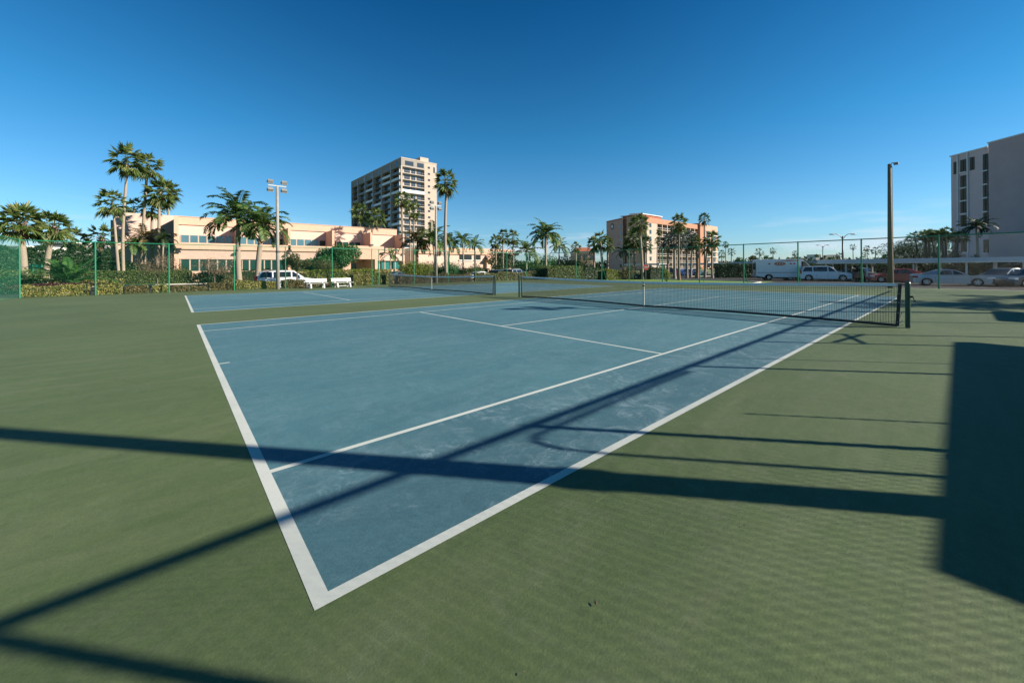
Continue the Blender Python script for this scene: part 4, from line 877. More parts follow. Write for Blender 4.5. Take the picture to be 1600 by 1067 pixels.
# projecting entrance block
xa_, xb2 = onX(521.5, 400, onY(535.5, 400, YPR).x).x-ox, pX(600)
PY = YPR-YFR; ZP = onY(560, 384, YPR).z-oz; ZPb = onY(560, 405, YPR).z-oz
b = MB(); b.box(xa_, xb2, PY, .3, ZPb, ZP); b.build('entrance_block', 'salmon', ch)
b = MB(); b.box(xa_+.02, pX(548), PY+.02, 1.0, 0, ZPb-.01); b.build('pier', 'salmon', ch)
b = MB(); b.box(pX(586), pX(590), PY+.02, 1.0, 0, ZPb-.01); b.build('pier', 'salmon', ch)
b = MB(); b.box(pX(548), xb2, .2, .5, 0, ZPb-.01); b.build('entrance_wall', 'rose_shade', ch)
b = MB(); b.box(pX(565), pX(572), .1, .19, 0, 2.9); b.build('entrance_door', 'darkglass', ch)
zg = onY(610, 407.5, YFR).z-oz; zs_ = onY(610, 395.5, YFR).z-oz; zw = onY(610, 388, YFR).z-oz; zb_ = onY(610, 421, YFR).z-oz
b = MB(); b.box(xb2+.01, XE, .0, .3, zs_, zw); b.build('terrace_wall', 'salmon', ch)
b = MB(); b.box(xb2+.01, XE, .15, .9, zg, zs_-.01); b.build('soffit_panel', 'pink', ch)
b = MB(); b.box(pX(590), XE-.5, .31, .7, 0, zb_); b.build('plinth', 'salmon', ch)
b = MB(); b.box(xb2+.01, XE, .71, 1.0, 0, zg-.01); b.build('recess_wall', 'rose_shade', ch)
windows(pX(591)+.3, XE-.8, .62, zb_+.02, zg-.03, 6, 'tealglass')
b = MB(); b.box(XE-.48, XE+.02, .0, 1.2, 0, zg-.02); b.build('pier', 'salmon', ch)
b = MB(); b.box(xa_-.02, xa_+.3, PY-.02, .28, ZP+.001, ZP+.06); b.build('ledge', 'rose_shade', ch)
# left wing, set back
xl = onY(181, 400, YF+1).x-ox
HW = onY(230, 334.5, YF+5).z-oz; xl = onY(181, 400, YF+5).x-ox
b = MB(); b.box(xl, .3, D+5, D+18, 0, HW); b.box(.0, .25, D-.01, D+5, 0, HT); b.build('left_wing', 'pink', ch)
b = MB(); b.box(xl-.7, xl, D+6.5, D+16, 0, HW-1.2); b.build('wing_side_wall', 'rose_shade', ch)
def fz2(p, r_): return onY(p, r_, YFR).z-oz
for p_, r_ in ((280, 389), (279, 393.5), (372, 394), (453, 391.5), (451, 396.5), (539, 396), (541, 393), (597, 396), (631, 397), (581, 383)):
    q = onY(p_, r_, YFR-.15 if (p_ < 530 or p_ > 600) else YPR-.15); b = MB(); c = (q.x-ox, q.y-oy, q.z-oz)
    b.box(c[0]-.28, c[0]+.28, c[1]-.18, c[1]+.28, c[2]-.14, c[2]+.14); b.build('wall_lamp', 'black', ch)
# low wing farther right
an = thing('clubhouse_annex', (onY(655, 400, YF).x, YF+6, LOW), 'low pink wing with a garage opening right of the salmon building', 'building')
YA = YF+6
def ax(p): return onY(p, 400, YA).x-onY(655, 400, YF).x
def az_(p, r_): return onY(p, r_, YA).z-LOW
z1 = az_(700, 387); zs = az_(700, 397)
b = MB(); b.box(ax(655), ax(801), .4, 14, 0, z1-.1); b.build('wall', 'pink', an)
b = MB(); b.box(ax(654), ax(801.5), 0, .39, zs, z1); b.build('parapet', 'salmon', an)
for p0, p1 in ((719, 738), (742, 752)):
    b = MB(); b.box(ax(p0), ax(p1), .30, .395, az_(720, 406), zs-.05); g = b.build('window', 'bronze', an); b = MB(); b.box(ax(p0)-.3, ax(p1)+.3, .1, .395, az_(720, 407.5), az_(720, 406)-.01); b.build('sill', 'white', g)
b = MB(); b.mesh([(ax(757), -1.6, az_(760, 406)), (ax(776), -1.6, az_(760, 406)), (ax(774), .2, az_(760, 399)), (ax(760), .2, az_(760, 399))], [(0, 1, 2, 3)]); b.box(ax(757), ax(776), -1.6, .3, az_(760, 406.5), az_(760, 406)-.01); b.build('awning', 'rose_shade', an)
b = MB(); b.box(ax(779), ax(793), .2, .39, 0, az_(780, 404)); b.build('garage_opening', 'darkglass', an)
b = MB(); b.box(ax(792.5), ax(796), -.8, .38, 0, zs-.01); b.box(ax(759), ax(760.5), -.5, .38, 0, az_(760, 407)); b.build('pier', 'salmon', an)
# ================================================================== BEIGE TOWER
TZ = 190; tx, ty = at(628, TZ)
tw = thing('apartment_tower', (tx, ty, LOW), 'tall beige apartment tower with stacked balconies and a shaded left face', 'building')
tX1 = onY(683, 400, ty).x-tx; tY1 = onX(550, 400, tx).y-ty; tH = hz(628, 247, TZ)-LOW; NF = 17; fh = (tH-1.6)/NF
xm = onY(664, 400, ty).x-tx
b = MB(); b.box(1.6, tX1, 1.6, tY1, 0, tH-.5); b.build('wall', 'cream', tw)
b = MB(); b.box(xm, tX1+.01, 0, 1.59, 0, tH-.02); b.build('stair_bay', 'cream', tw)
b = MB(); b.box(-.1, tX1+.2, -.1, tY1+.1, tH, tH+.5); b.build('roof_edge', 'cream', tw)
q0 = onY(661, 250, ty).x-tx; q1 = onY(674, 250, ty).x-tx; b = MB(); b.box(q0, q1, 3, 14, tH+.5, tH+3.3); b.build('lift_house', 'cream', tw)
rnd = random.Random(3)
nb = 6; bw = tY1/nb
for k in range(NF):
    z = 1.2+k*fh
    b = MB(); b.box(-.02, xm-.01, -.02, 1.6, z-.35, z-.02); b.build('balcony_slab', 'slab', tw); b = MB(); b.box(-.02, 1.6, 1.601, tY1, z-.25, z-.02); b.build('side_slab', 'creamside', tw)  # side slabs darker than the front ones: face shade put into the colour
for k in range(NF):     # recessed glazing strips per storey
    z = 1.2+k*fh
    b = MB()
    if k < NF-1:
        for (u0, u1) in ((.18, .42), (.48, .66), (.72, .94)): b.box(xm*u0, xm*u1, 1.50, 1.595, z+.4, z+fh-.7)
    else:
        for (u0, u1) in ((.16, .52), (.68, .97)): b.box(xm*u0, xm*u1, -.06, -.03, z+.5, z+fh-.5)
    b.build('window_row', 'bronze', tw)
b = MB()
for k in range(NF-1):
    z = 1.2+k*fh; b.box(1.50, 1.595, 1.8, tY1-.3, z, z+fh-.4)
b.build('side_glazing', 'bronze', tw)
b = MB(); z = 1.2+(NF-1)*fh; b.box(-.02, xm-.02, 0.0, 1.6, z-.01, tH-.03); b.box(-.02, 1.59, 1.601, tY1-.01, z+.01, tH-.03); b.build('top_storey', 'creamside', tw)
for j in range(nb+1):
    b = MB(); y = min(j*bw, tY1-.8); b.box(-.25, 1.55, y+(.0 if j else 1.7), y+(.85 if j else 2.3), 0, tH-.04); b.build('side_fin', 'slab', tw)
b = MB(); b.box(-.2, .5, -.15, .6, 0, 1.2+(NF-1)*fh); b.build('corner_pier', 'cream', tw)
for k in range(NF-1):
    z = 1.2+k*fh; b = MB(); white = (k in (12, 2, 3)); 
    b.box(.5, xm-.05, -.06, .02, z, z+(1.05 if not white else 1.35)*(.95)) if white else None
    if not white:
        b.box(.5, xm-.05, -.04, .0, z+.92, z+1.0)
        for i in range(12): u = .5+(xm-.6)*i/12; b.box(u, u+.07, -.03, 0, z, z+.92)
    b.build('balcony_rail', 'rail' if white else 'metalrail', tw)
for k in range(NF-1):
    for j in range(nb):
        r_ = rnd.random(); z = 1.2+k*fh; y0, y1 = j*bw+(.9 if j else 2.35), min((j+1)*bw-.05, tY1-.9)
        if (k*nb+j) % 7 == 0 or (k == 12 and j in (0, 1)) or r_ < .14:
            b = MB(); b.box(-.06, .0, y0, y1, z, z+1.15); b.build('white_balcony_panel', 'rail', tw) if len([c for c in tw.children if c.name.startswith('white_b')]) < 26 else None
b = MB()
for k in range(NF-1):
    for j in range(nb):
        z = 1.2+k*fh; y0, y1 = j*bw+(.9 if j else 2.35), min((j+1)*bw-.05, tY1-.9); b.box(.02, .06, y0, y1, z+.88, z+.98)
        if (j+k) % 3 == 0: b.box(.02, .06, y0, y1, z, z+.85)
b.build('side_rails', 'metalrail', tw)
sxw = onY(671, 400, ty).x-tx
for k in range(NF):
    z = 1.9+k*fh; b = MB(); b.box(sxw-.65, sxw+.65, -.05, -.001, z, z+1.0); b.build('window', 'bronze', tw)
b = MB(); b.box(tX1-1.9, tX1-1.0, -.05, -.001, tH-4.6, tH-1.7); b.build('window', 'bronze', tw)
for j in range(6):
    b = MB(); y = tY1*(j*.155+.04)+1; b.box(-.06, -.03, y, y+2.6, tH-3.1, tH-1.0); b.build('window', 'bronze', tw)
# lower white storeys seen under the balconies
for k in (1, 2, 3):
    b = MB(); z = 1.2+k*fh; b.box(xm*.42, xm-.03, .0, 1.49, z+.01, z+fh-.37); f = b.build('enclosed_balcony', 'cream', tw)
    g = MB()
    for i in range(6): u = xm*(.45+.09*i); g.box(u, u+xm*.065, -.08, -.061, z+1.4, z+fh-.6)
    g.build('window', 'glass', f)
# ================================================================== TERRACOTTA BUILDING
def block(parent, name, m_, pts, z1, z0=0, org=None):
    b = MB(); b.prism([(x-org[0], y-org[1]) for x, y in pts], z0, z1); return b.build(name, m_, parent)
MZ = 185; mx0, my0 = at(1011, MZ)
tb = thing('terracotta_building', (mx0, my0, LOW), 'peach and terracotta apartment block with a round emblem, behind the palms', 'building'); O = (mx0, my0)
def H(px, row, z): return hz(px, row, z)-LOW
a0, a1 = at(948, 206), at(974, 191); back = Vector((25, 40))
rb = [ray(948).x*40, ray(948).y*40]
block(tb, 'left_wing', 'peach', [a0, a1, (a1[0]+rb[0]+4, a1[1]+rb[1]), (a0[0]+rb[0], a0[1]+rb[1]-.5)], H(974, 341, 191), org=O)
a2, a3 = at(979.5, 190), at(1010.5, 184)
block(tb, 'stair_slot', 'terra', [at(973.8, 195), at(979.7, 194), at(984, 235), at(977, 235)], H(977, 340, 194), org=O)
block(tb, 'centre_wing', 'apricot', [a2, a3, at(1011, 225), at(982, 230)], H(990, 338.5, 188), org=O)
block(tb, 'roof_cap', 'redroof', [at(948, 205.8), at(974, 190.8), at(974, 192.5), at(949, 207.5)], H(974, 340.2, 191), H(974, 342, 191), org=O)
block(tb, 'roof_house', 'cream', [at(984, 200), at(1003, 197), at(1004, 206), at(986, 209)], H(990, 334, 200), org=O)
def mX(px): return onY(px, 400, my0).x-mx0
def mZ(px, row): return onY(px, row, my0).z-LOW
mH = mZ(1030, 344.5); xE = mX(1092); xF0, xF1, xG = mX(1091), mX(1100.5), mX(1121.5)
b = MB(); b.box(0, xE, 1.5, 18, 0, mH); b.build('main_wall', 'apricot', tb)
b = MB(); b.box(-.1, xE, -.1, 1.49, mH-1.8, mH+.7); b.build('parapet', 'terra', tb)
b = MB(); b.box(mX(1013), mX(1042), 3, 14, mH, mZ(1030, 336.8)); b.build('penthouse', 'redroof', tb)
b = MB(); b.box(mX(1012), mX(1043), 2.5, 15, mZ(1030, 336.6), mZ(1030, 335.6)); b.build('penthouse_roof', 'white', tb)
b = MB(); b.box(xF0, xF1, -1.2, 19, 0, mH+1.6); b.build('orange_fin', 'terra', tb)
b = MB(); b.box(xF1+.01, xG, 0, 19, 0, mH+1.3); b.build('right_wing', 'apricot', tb)
NFm = 7; fm = (mH-2.2)/NFm
for k in range(NFm):
    z = .6+k*fm+.3
    b = MB(); b.box(mX(1027), xE-.02, 0, 1.49, z-.3, z); b.build('balcony_slab', 'cream', tb)
    b = MB(); b.box(mX(1027), xE-.02, 0, .08, z+.8, z+.9)
    b.build('balcony_rail', 'white', tb)
    b = MB()
    for i in range(9):
        u0 = mX(1027)+(xE-mX(1027))*(i+.14)/9; u1 = mX(1027)+(xE-mX(1027))*(i+.84)/9; b.box(u0, u1, 1.38, 1.48, z+.1, z+fm-.55)
    b.build('window_row', 'bronze', tb)
    b = MB(); b.box(mX(1103), mX(1109), -.08, -.01, z+.2, z+fm-.8); b.box(mX(1112), mX(1118), -.08, -.01, z+.2, z+fm-.8); b.build('window_row', 'bronze', tb)
    b = MB(); b.box(mX(1102), mX(1120), -.9, -.085, z-.25, z); b.build('balcony_slab', 'white', tb)
    for px in (954.5, 964.5, 970.5, 1016.5):
        if px < 1000:
            p = Vector(at(px, 206+(191-206)*(px-948)/26)); dv = (Vector(a1)-Vector(a0)).normalized(); nv = Vector((dv.y, -dv.x)); q = p-Vector(O)+nv*.1
            b = MB(); r2 = dv*.9; b.prism([(q-r2)[:], (q+r2)[:], (q+r2-nv*.05)[:], (q-r2-nv*.05)[:]], z+.6, z+2.4); b.build('window', 'bronze', tb)
        else: b = MB(); b.box(mX(px)-.9, mX(px)+.9, -.06, -.001, z+.6, z+2.5); b.build('window', 'bronze', tb)
b = MB(); b.box(0, mX(1027), 0, 1.49, 0, mH-1.81); b.build('flank_wall', 'cream', tb)
for i in range(10):
    b = MB(); u = mX(1027)+(xE-mX(1027))*i/9-.25; b.box(u, u+.5, -.05, 1.37, 0, mH-1.81); b.build('divider', 'cream', tb)
dv = (Vector(a1)-Vector(a0)).normalized(); nv = Vector((dv.y, -dv.x)); p = Vector(at(957.5, 200.5)); c0 = Vector((p.x-O[0], p.y-O[1], H(957.5, 354, 200.5)))
def disc(b, r, off, n=20):
    vs = [c0+Vector((nv.x, nv.y, 0))*off+Vector((dv.x, dv.y, 0))*r*math.cos(2*math.pi*i/n)+Vector((0, 0, r*math.sin(2*math.pi*i/n))) for i in range(n)]
    vs2 = [v-Vector((nv.x, nv.y, 0))*.15 for v in vs]; b.mesh(vs+vs2, [tuple(range(n))]+[(i, n+i, n+(i+1) % n, (i+1) % n) for i in range(n)])
b = MB(); disc(b, 1.6, .22); e_ = b.build('round_emblem', 'black', tb); b = MB(); disc(b, .85, .30); b.build('emblem_centre', 'white', e_)
# ================================================================== GREY BUILDING AT THE RIGHT
def facing(pxA, zA, pxB, zB):
    a = Vector(at(pxA, zA)); c = Vector(at(pxB, zB)); d = (c-a).normalized(); n = Vector((d.y, -d.x))
    if (Vector(CAMP[:2])-a).dot(n) < 0: n = -n
    return a, c, d, n
GA, GB, gd, gn = facing(1487, 76, 1545, 70)
gb = thing('grey_apartment_block', (GA.x, GA.y, LOW), 'shaded mauve grey multi storey block cut by the right edge of the picture', 'building'); O2 = (GA.x, GA.y)
gH = H(1487, 245.5, 76)
def gq(p): return (p.x-O2[0], p.y-O2[1])
b = MB(); bk = -gn*18; b.prism([gq(GA), gq(GB), gq(GB+bk), gq(GA+bk)], 0, gH); b.build('wall', 'mauve', gb)
b = MB(); b.prism([gq(GA+gn*.15-gd*.15), gq(GB+gn*.15), gq(GB+bk), gq(GA+bk-gd*.15)], gH+.01, gH+.25); b.build('roof_edge', 'white', gb)
G2 = Vector(at(1545.5, 69.4)); g3 = G2+gd*-0; GD = G2+(GB-GA).normalized()*14
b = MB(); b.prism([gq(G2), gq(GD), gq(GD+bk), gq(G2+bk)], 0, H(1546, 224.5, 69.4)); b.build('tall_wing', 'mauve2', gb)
e0 = GD; e1 = G2+(GB-GA).normalized()*42
b = MB(); b.prism([gq(e0), gq(e1), gq(e1+bk), gq(e0+bk)], 0, 18.0); b.build('unseen_shade_wing', 'mauve', gb)  # unseen wing, added out of view and sized to shade the parked cars
b = MB(); t_ = H(1546, 224.5, 69.4); b.prism([gq(G2+gn*.12-gd*.1), gq(GD+gn*.12), gq(GD+bk), gq(G2+bk)], t_+.01, t_+.22); b.build('roof_edge', 'white', gb)
GL = (GB-GA).length
def zz(px, row):
    u = (px-1487)/(1545-1487); z = 76+(70-76)*u; return hz(px, row, z)-LOW
def gpt(px):    # distance along the face for an image column
    d2 = Vector((ray(px).x, ray(px).y)); o = Vector((CAMP.x, CAMP.y)); M2 = Matrix(((d2.x, -gd.x), (d2.y, -gd.y))); s_ = M2.inverted() @ (GA-o); return s_[1]
def gbox(px0, px1, z0, z1, out, name, m_, parent=None, dep=.1):
    s0, s1 = gpt(px0), gpt(px1); b = MB(); p0, p1 = GA+gd*s0, GA+gd*s1
    b.prism([gq(p0+gn*out), gq(p1+gn*out), gq(p1+gn*(out-dep)), gq(p0+gn*(out-dep))], z0, z1); return b.build(name, m_, parent or gb)
for px0, px1, rows, w_ in ((1491, 1496.5, [(254, 273)], 0), (1501.5, 1511, [(251, 270), (275.5, 294), (296, 314), (316, 334), (337, 355), (375, 394)], 1), (1516.5, 1524, [(247, 267)], 0), (1537, 1545, [(242, 267), (269, 288), (290.5, 309), (311, 330.5), (333, 352), (375, 395)], 1)):
    for r0, r1 in rows:
        f = gbox(px0, px1, zz(px0, r1), zz(px0, r0), .04, 'window', 'darkglass')
        gbox((px0+px1)/2-.25, (px0+px1)/2+.25, zz(px0, r1), zz(px0, r0), .09, 'mullion', 'lampmetal', f)
        if w_: gbox(px0-.8, px1+.4 if px1 < 1540 else px1, zz(px0, r1)-.22, zz(px0, r1)-.01, .25, 'sill', 'white', f, .2)
for px in (1498.5, 1514): gbox(px-1, px+.6, 0, gH-.01, .22, 'pilaster', 'white', dep=.2)
# ================================================================== FAR LEFT BUILDINGS
def simple_block(px0, px1, z, rt, label, m_='apt', floors=3, cols=5, name='apartment_building', depth=12):
    x0, y0 = at(px0, z); x1, y1 = at(px1, z*1.0); o = thing(name, (x0, y0, LOW), label, 'building'); d = Vector((x1-x0, y1-y0)); L_ = d.length; o.rotation_euler[2] = math.atan2(d.y, d.x)
    h = hz(px0, rt, z)-LOW; b = MB(); b.box(0, L_, 0, depth, 0, h); b.build('wall', m_, o); b = MB(); b.box(-.2, L_+.2, -.3, depth, h+.002, h+.3); b.build('roof_edge', 'white', o)
    for f in range(floors):
        for c in range(cols):
            b = MB(); u0 = L_*(c+.2)/cols; u1 = L_*(c+.8)/cols; z0 = h*(f+.28)/floors; b.box(u0, u1, -.04, -.002, z0, z0+h/floors*.5); b.build('window', 'bronze', o)
    return o
simple_block(146, 186, 120, 388, 'white three storey apartment building glimpsed left of the salmon one', floors=3, cols=5)
simple_block(-40, 30, 110, 386, 'grey white apartment building behind the green mesh at the left edge', floors=3, cols=6)
simple_block(68, 112, 150, 380, 'pale flat roofed building with a raised white roof box beyond the dark hedge', m_='creamside', floors=2, cols=4)
simple_block(96, 150, 180, 384, 'long low white roofed building beyond the dark hedge', m_='creamside', floors=2, cols=6)
simple_block(900, 930, 130, 395, 'low building with a red tiled roof left of the terracotta block', m_='apricot', floors=2, cols=3, name='house')
x, y = at(912, 131); o = [q for q in bpy.data.objects if q.name == 'house'][0]
b = MB(); L_ = 30/FPX*130; h = hz(900, 395, 130)-LOW; b.mesh([(-.5, -.5, h+.31), (L_+.5, -.5, h+.31), (L_+.5, 12, h+.31), (-.5, 12, h+.31), (1, 6, h+2), (L_-1, 6, h+2)], [(0, 1, 5, 4), (1, 2, 5), (2, 3, 4, 5), (3, 0, 4)]); b.build('tiled_roof', 'redroof', o)
for px0, px1, rt, z, lab in ((1250, 1266, 404.5, 330, 'tiny white building on the far horizon behind the white van'), (1275, 1283, 398, 380, 'pale far apartment block left of the far street lamp'), (1301, 1312, 398.5, 380, 'pale far apartment block left of the near street lamp')):
    simple_block(px0, px1, z, rt, lab, floors=3, cols=3)
# windscreened small fence behind the left corner
x0, y0 = at(38, 47); x1, y1 = at(66, 47); o = thing('windscreen_fence', (x0, y0, LOW), 'bright green windscreen fence of another court behind the leftmost palms', 'fence'); d = Vector((x1-x0, y1-y0)); o.rotation_euler[2] = math.atan2(d.y, d.x)
b = MB(); b.box(0, d.length, 0, .03, .1, 2.6); b.build('windscreen', mat('green_windscreen', (.02, .26, .16), .8), o)
for i in range(3): b = MB(); b.tube([(d.length*i/2, -.04, 0), (d.length*i/2, -.04, 2.8)], .05, 8); b.build('post', 'fence', o)
x, y = at(122, 38); o = tag((lambda b: (b.ball((0, 0, .25), .9, .5, .42, 12, 7), b.build('boulder', mat('pinkish_rock', (.42, .31, .25), .9, var=.25, scale=3, bump=.8, bscale=5), smooth=True))[1])(MB()), 'rounded pinkish rock beside the second fence post', 'rock'); o.location = (x, y, LOW)
# ================================================================== CARPORTS
def carport(pA, pB, label, h0=2.05, h1=2.5, dep=6, n=9):
    A = Vector(pA); B = Vector(pB); d = B-A; L_ = d.length; o = thing('carport', (A.x, A.y, LOW), label, 'carport', 'flat white carports', math.atan2(d.y, d.x))
    sgn = 1
    nrm = Vector((-d.y, d.x)).normalized()
    if (Vector(CAMP[:2])-A).dot(nrm) > 0: sgn = -1
    ys = sorted((0, sgn*dep)); b = MB(); b.box(0, L_, ys[0], ys[1], h1-.12, h1); b.build('roof', 'roofmetal', o)
    b = MB(); b.box(-.05, L_+.05, -sgn*.06 if sgn > 0 else 0, 0 if sgn > 0 else .06, h0+.12, h1+.05); b.build('fascia', 'roofmetal', o)
    b = MB(); b.box(-.04, L_+.04, ys[0]+.01 if sgn > 0 else ys[1]-.2, ys[0]+.2 if sgn > 0 else ys[1]-.01, h0, h0+.119); b.build('gutter', 'white', o)
    for i in range(n):
        for k, yy in enumerate((sgn*1.1, sgn*(dep-1))):
            b = MB(); u = .6+(L_-1.2)*i/(n-1); b.box(u-.07, u+.07, yy-.07, yy+.07, -.05, h1-.121); b.build('post', 'white', o)
    return o
XC = 60
pt = lambda px, X: (X, onX(px, 400, X).y)
carport((XC, onX(1625, 400, XC).y), (XC, onX(1278, 400, XC).y), 'long flat white carport over the cars at the right', n=9)
carport(at(1280, 82), at(1140, 88), 'farther white carport behind the long dark hedge and the van', n=8, h0=2.3, h1=2.75)
carport(at(1130, 84), at(1064, 88), 'white carport in front of the right end of the terracotta building', n=6, h0=2.15, h1=2.5)
carport(at(1030, 86), at(972, 92), 'white carport in front of the left end of the terracotta building', n=5, h0=2.15, h1=2.5)
xw, yw = 67.5, -6; h2 = hedge((-21, 21, -1.2, 1.2), LOW, 2.1, 'hedged', 9000, .14, 'dark hedge behind the long carport', seed=121, group='clipped hedges'); h2.location = (xw, yw+1, LOW); h2.rotation_euler[2] = -math.pi/2
# ================================================================== STREET LAMPS
def street_lamp(px, z, top_row, arm, label):
    x, y = at(px, z); h = hz(px, top_row, z)-LOW; o = thing('street_lamp', (x, y, LOW), label, 'street lamp', 'double armed street lamps', math.atan2(RV.y, RV.x))
    b = MB(); b.tube([(0, 0, 0), (0, 0, h-.25)], [.13, .085], 10); b.build('pole', 'lampmetal', o, smooth=True)
    for s_ in (-1, 1):
        b = MB(); b.tube([(0, 0, h-.7), (s_*arm*.25, 0, h-.25), (s_*arm*.55, 0, h), (s_*arm*.8, 0, h+.05), (s_*arm, 0, h)], .035, 6); a = b.build('arm', 'lampmetal', o)
        b = MB(); b.ball((s_*(arm+.12), 0, h-.02), .42, .16, .08, 10, 6); b.build('lamp_head', 'floodgrey', a, smooth=True)
street_lamp(1317, 50, 366, 1.25, 'double armed street lamp standing nearer, above the middle of the carport')
street_lamp(1286, 88, 383, 1.05, 'smaller double armed street lamp farther off, above the white van')
x, y = at(1009, 52); o = thing('round_sign', (x, y, LOW), 'small red sign with pale centre on a post beside the curved white trunk', 'sign'); ang = math.atan2(FW.y, FW.x)-math.pi/2; o.rotation_euler[2] = ang
b = MB(); b.tube([(0, 0, 0), (0, 0, 2.2)], .03, 6); b.build('post', 'floodgrey', o)
def octo(r, y): return [(r*math.cos(R(22.5+45*i)), y, 1.78+r*math.sin(R(22.5+45*i))) for i in range(8)]
b = MB(); f_ = octo(.38, -.04); g_ = octo(.38, -.06); b.mesh(f_+g_, [tuple(range(8)), tuple(range(15, 7, -1))]+[(i, (i+1) % 8, 8+(i+1) % 8, 8+i) for i in range(8)]); s_ = b.build('sign_face', 'signred', o)
b = MB(); b.box(-.22, .22, -.068, -.062, 1.69, 1.87); b.build('pale_band', 'strap', s_)
x, y = at(1031.5, 48)
# ================================================================== VEHICLES  (x forward, y left, z up, origin on the ground under the middle)
def car(loc, heading, L_, W_, Hh, kind, paint_, label, cat='car', group='cars parked around the courts', name=None):
    o = thing(name or {'sedan': 'sedan', 'suv': 'sport_utility_car', 'hatch': 'hatchback'}[kind], (loc[0], loc[1], loc[2] if len(loc) > 2 else LOW), label, cat, group, heading)
    hl = L_/2; w_ = W_/2; wr = .33 if kind == 'sedan' else .37
    fwx, rwx = hl-.86, -hl+.88
    clr = .20 if kind == 'sedan' else .27
    if kind == 'sedan': belt, hood, trunk = .93, .90, 1.02
    elif kind == 'suv': belt, hood, trunk = 1.10, 1.08, 1.12
    else: belt, hood, trunk = .98, .94, 1.02
    # side outline, upper edge front to rear
    if kind == 'sedan': up = [(hl, .48), (hl-.03, .66), (hl-.22, .76), (hl-.95, hood-.02), (hl-1.35, belt), (0, belt+.01), (-hl+1.15, belt+.05), (-hl+.55, trunk), (-hl+.10, trunk-.02), (-hl, trunk-.14), (-hl+.02, .55), (-hl+.07, .36)]
    elif kind == 'suv': up = [(hl, .52), (hl-.02, .78), (hl-.18, .94), (hl-1.0, hood), (hl-1.3, belt+.01), (0, belt+.02), (-hl+.5, belt+.03), (-hl+.06, belt+.02), (-hl, .85), (-hl+.0, .55), (-hl+.08, .40)]
    else: up = [(hl, .48), (hl-.03, .68), (hl-.2, .80), (hl-.85, hood), (hl-1.1, belt), (0, belt+.02), (-hl+.5, belt+.05), (-hl+.05, belt+.02), (-hl, .8), (-hl+.02, .5), (-hl+.08, .36)]
    low = [(-hl+.12, clr+.04)]
    def arch(cx): return [(cx+(wr+.055)*math.cos(a), wr+(wr+.055)*math.sin(a)) for a in [math.pi-(math.pi+.0)*i/8 for i in range(9)]]
    low += [(rwx-wr-.07, clr)]+[p for p in arch(rwx)]+[(rwx+wr+.07, clr), (fwx-wr-.07, clr)]+arch(fwx)+[(fwx+wr+.07, clr), (hl-.12, clr+.03), (hl-.02, .34)]
    poly = up+low; n = len(poly)
    cz = .62
    rings = []
    for y, s_, sh in ((-w_+.02, .92, 0), (-w_, .985, 0), (-w_+.06, 1.0, 0), (w_-.06, 1.0, 0), (w_, .985, 0), (w_-.02, .92, 0)):
        rg = []
        for i, (x, z) in enumerate(poly):
            if i < len(up):     # only the painted upper line pulls in
                k = 1-s_; rg.append((x*(1-k*.35), y*(1-.14*max(0, abs(x)-hl+.6)), z-(z-cz)*k*.9))
            else: rg.append((x*(1-(1-s_)*.2), y*(1-.14*max(0, abs(x)-hl+.6)), z))
        rings.append(rg)
    b = MB(); vs = [v for r_ in rings for v in r_]; fs = [(k*n+i, k*n+(i+1) % n, (k+1)*n+(i+1) % n, (k+1)*n+i) for k in range(5) for i in range(n)]
    b.mesh(vs, fs+[tuple(range(n)), tuple(range(6*n-1, 5*n-1, -1))])
    body = b.build('body', paint_, o)
    bv = body.modifiers.new('bevel', 'BEVEL'); bv.width = .025; bv.segments = 2; bv.limit_method = 'ANGLE'; bv.angle_limit = R(32)
    # cabin: belt polygon to roof polygon
    if kind == 'sedan': cb = [(hl-1.30, belt-.01), (-hl+.62, trunk-.03)]; rf = [(hl-2.12, Hh-.05), (hl-2.45, Hh), (-.35, Hh+.0), (-hl+1.55, Hh-.07)]
    elif kind == 'suv': cb = [(hl-1.22, belt-.01), (-hl+.10, belt-.01)]; rf = [(hl-1.95, Hh-.06), (hl-2.25, Hh-.01), (-.5, Hh), (-hl+.42, Hh-.06)]
    else: cb = [(hl-1.02, belt-.01), (-hl+.08, belt-.01)]; rf = [(hl-1.75, Hh-.06), (hl-2.05, Hh), (-.3, Hh), (-hl+.55, Hh-.08)]
    wb, wt = w_-.06, w_-.27
    prof = [cb[0]]+rf+[cb[1]]
    def yw(z): return wb+(wt-wb)*(z-belt)/(Hh-belt)
    b = MB(); vs = [(x, -yw(z), z) for x, z in prof]+[(x, yw(z), z) for x, z in prof]; k = len(prof)
    b.mesh(vs, [tuple(range(k)), tuple(range(2*k-1, k-1, -1))]+[(i, k+i, k+(i+1) % k, (i+1) % k) for i in range(k)])
    cab = b.build('cabin', paint_, o); bv = cab.modifiers.new('bevel', 'BEVEL'); bv.width = .035; bv.segments = 3; bv.limit_method = 'ANGLE'; bv.angle_limit = R(20)
    # glass: side windows between pillars, each its own part
    zb, zt = belt+.05, Hh-.10
    def xf_(z): return cb[0][0]+(rf[0][0]-cb[0][0])*(z-cb[0][1])/(rf[0][1]-cb[0][1])
    def xr_(z): return cb[1][0]+(rf[3][0]-cb[1][0])*(z-cb[1][1])/(rf[3][1]-cb[1][1])
    mid = .08 if kind != 'suv' else .25
    spans = [(lambda z: mid+.05, lambda z: xf_(z)-.14), (lambda z: max(xr_(z)+(.40 if kind == 'sedan' else .95), -hl+1.5 if kind == 'sedan' else -hl+1.35), lambda z: mid-.05)]
    if kind != 'sedan': spans.append((lambda z: xr_(z)+.16, lambda z: -hl+1.25+.0*z))
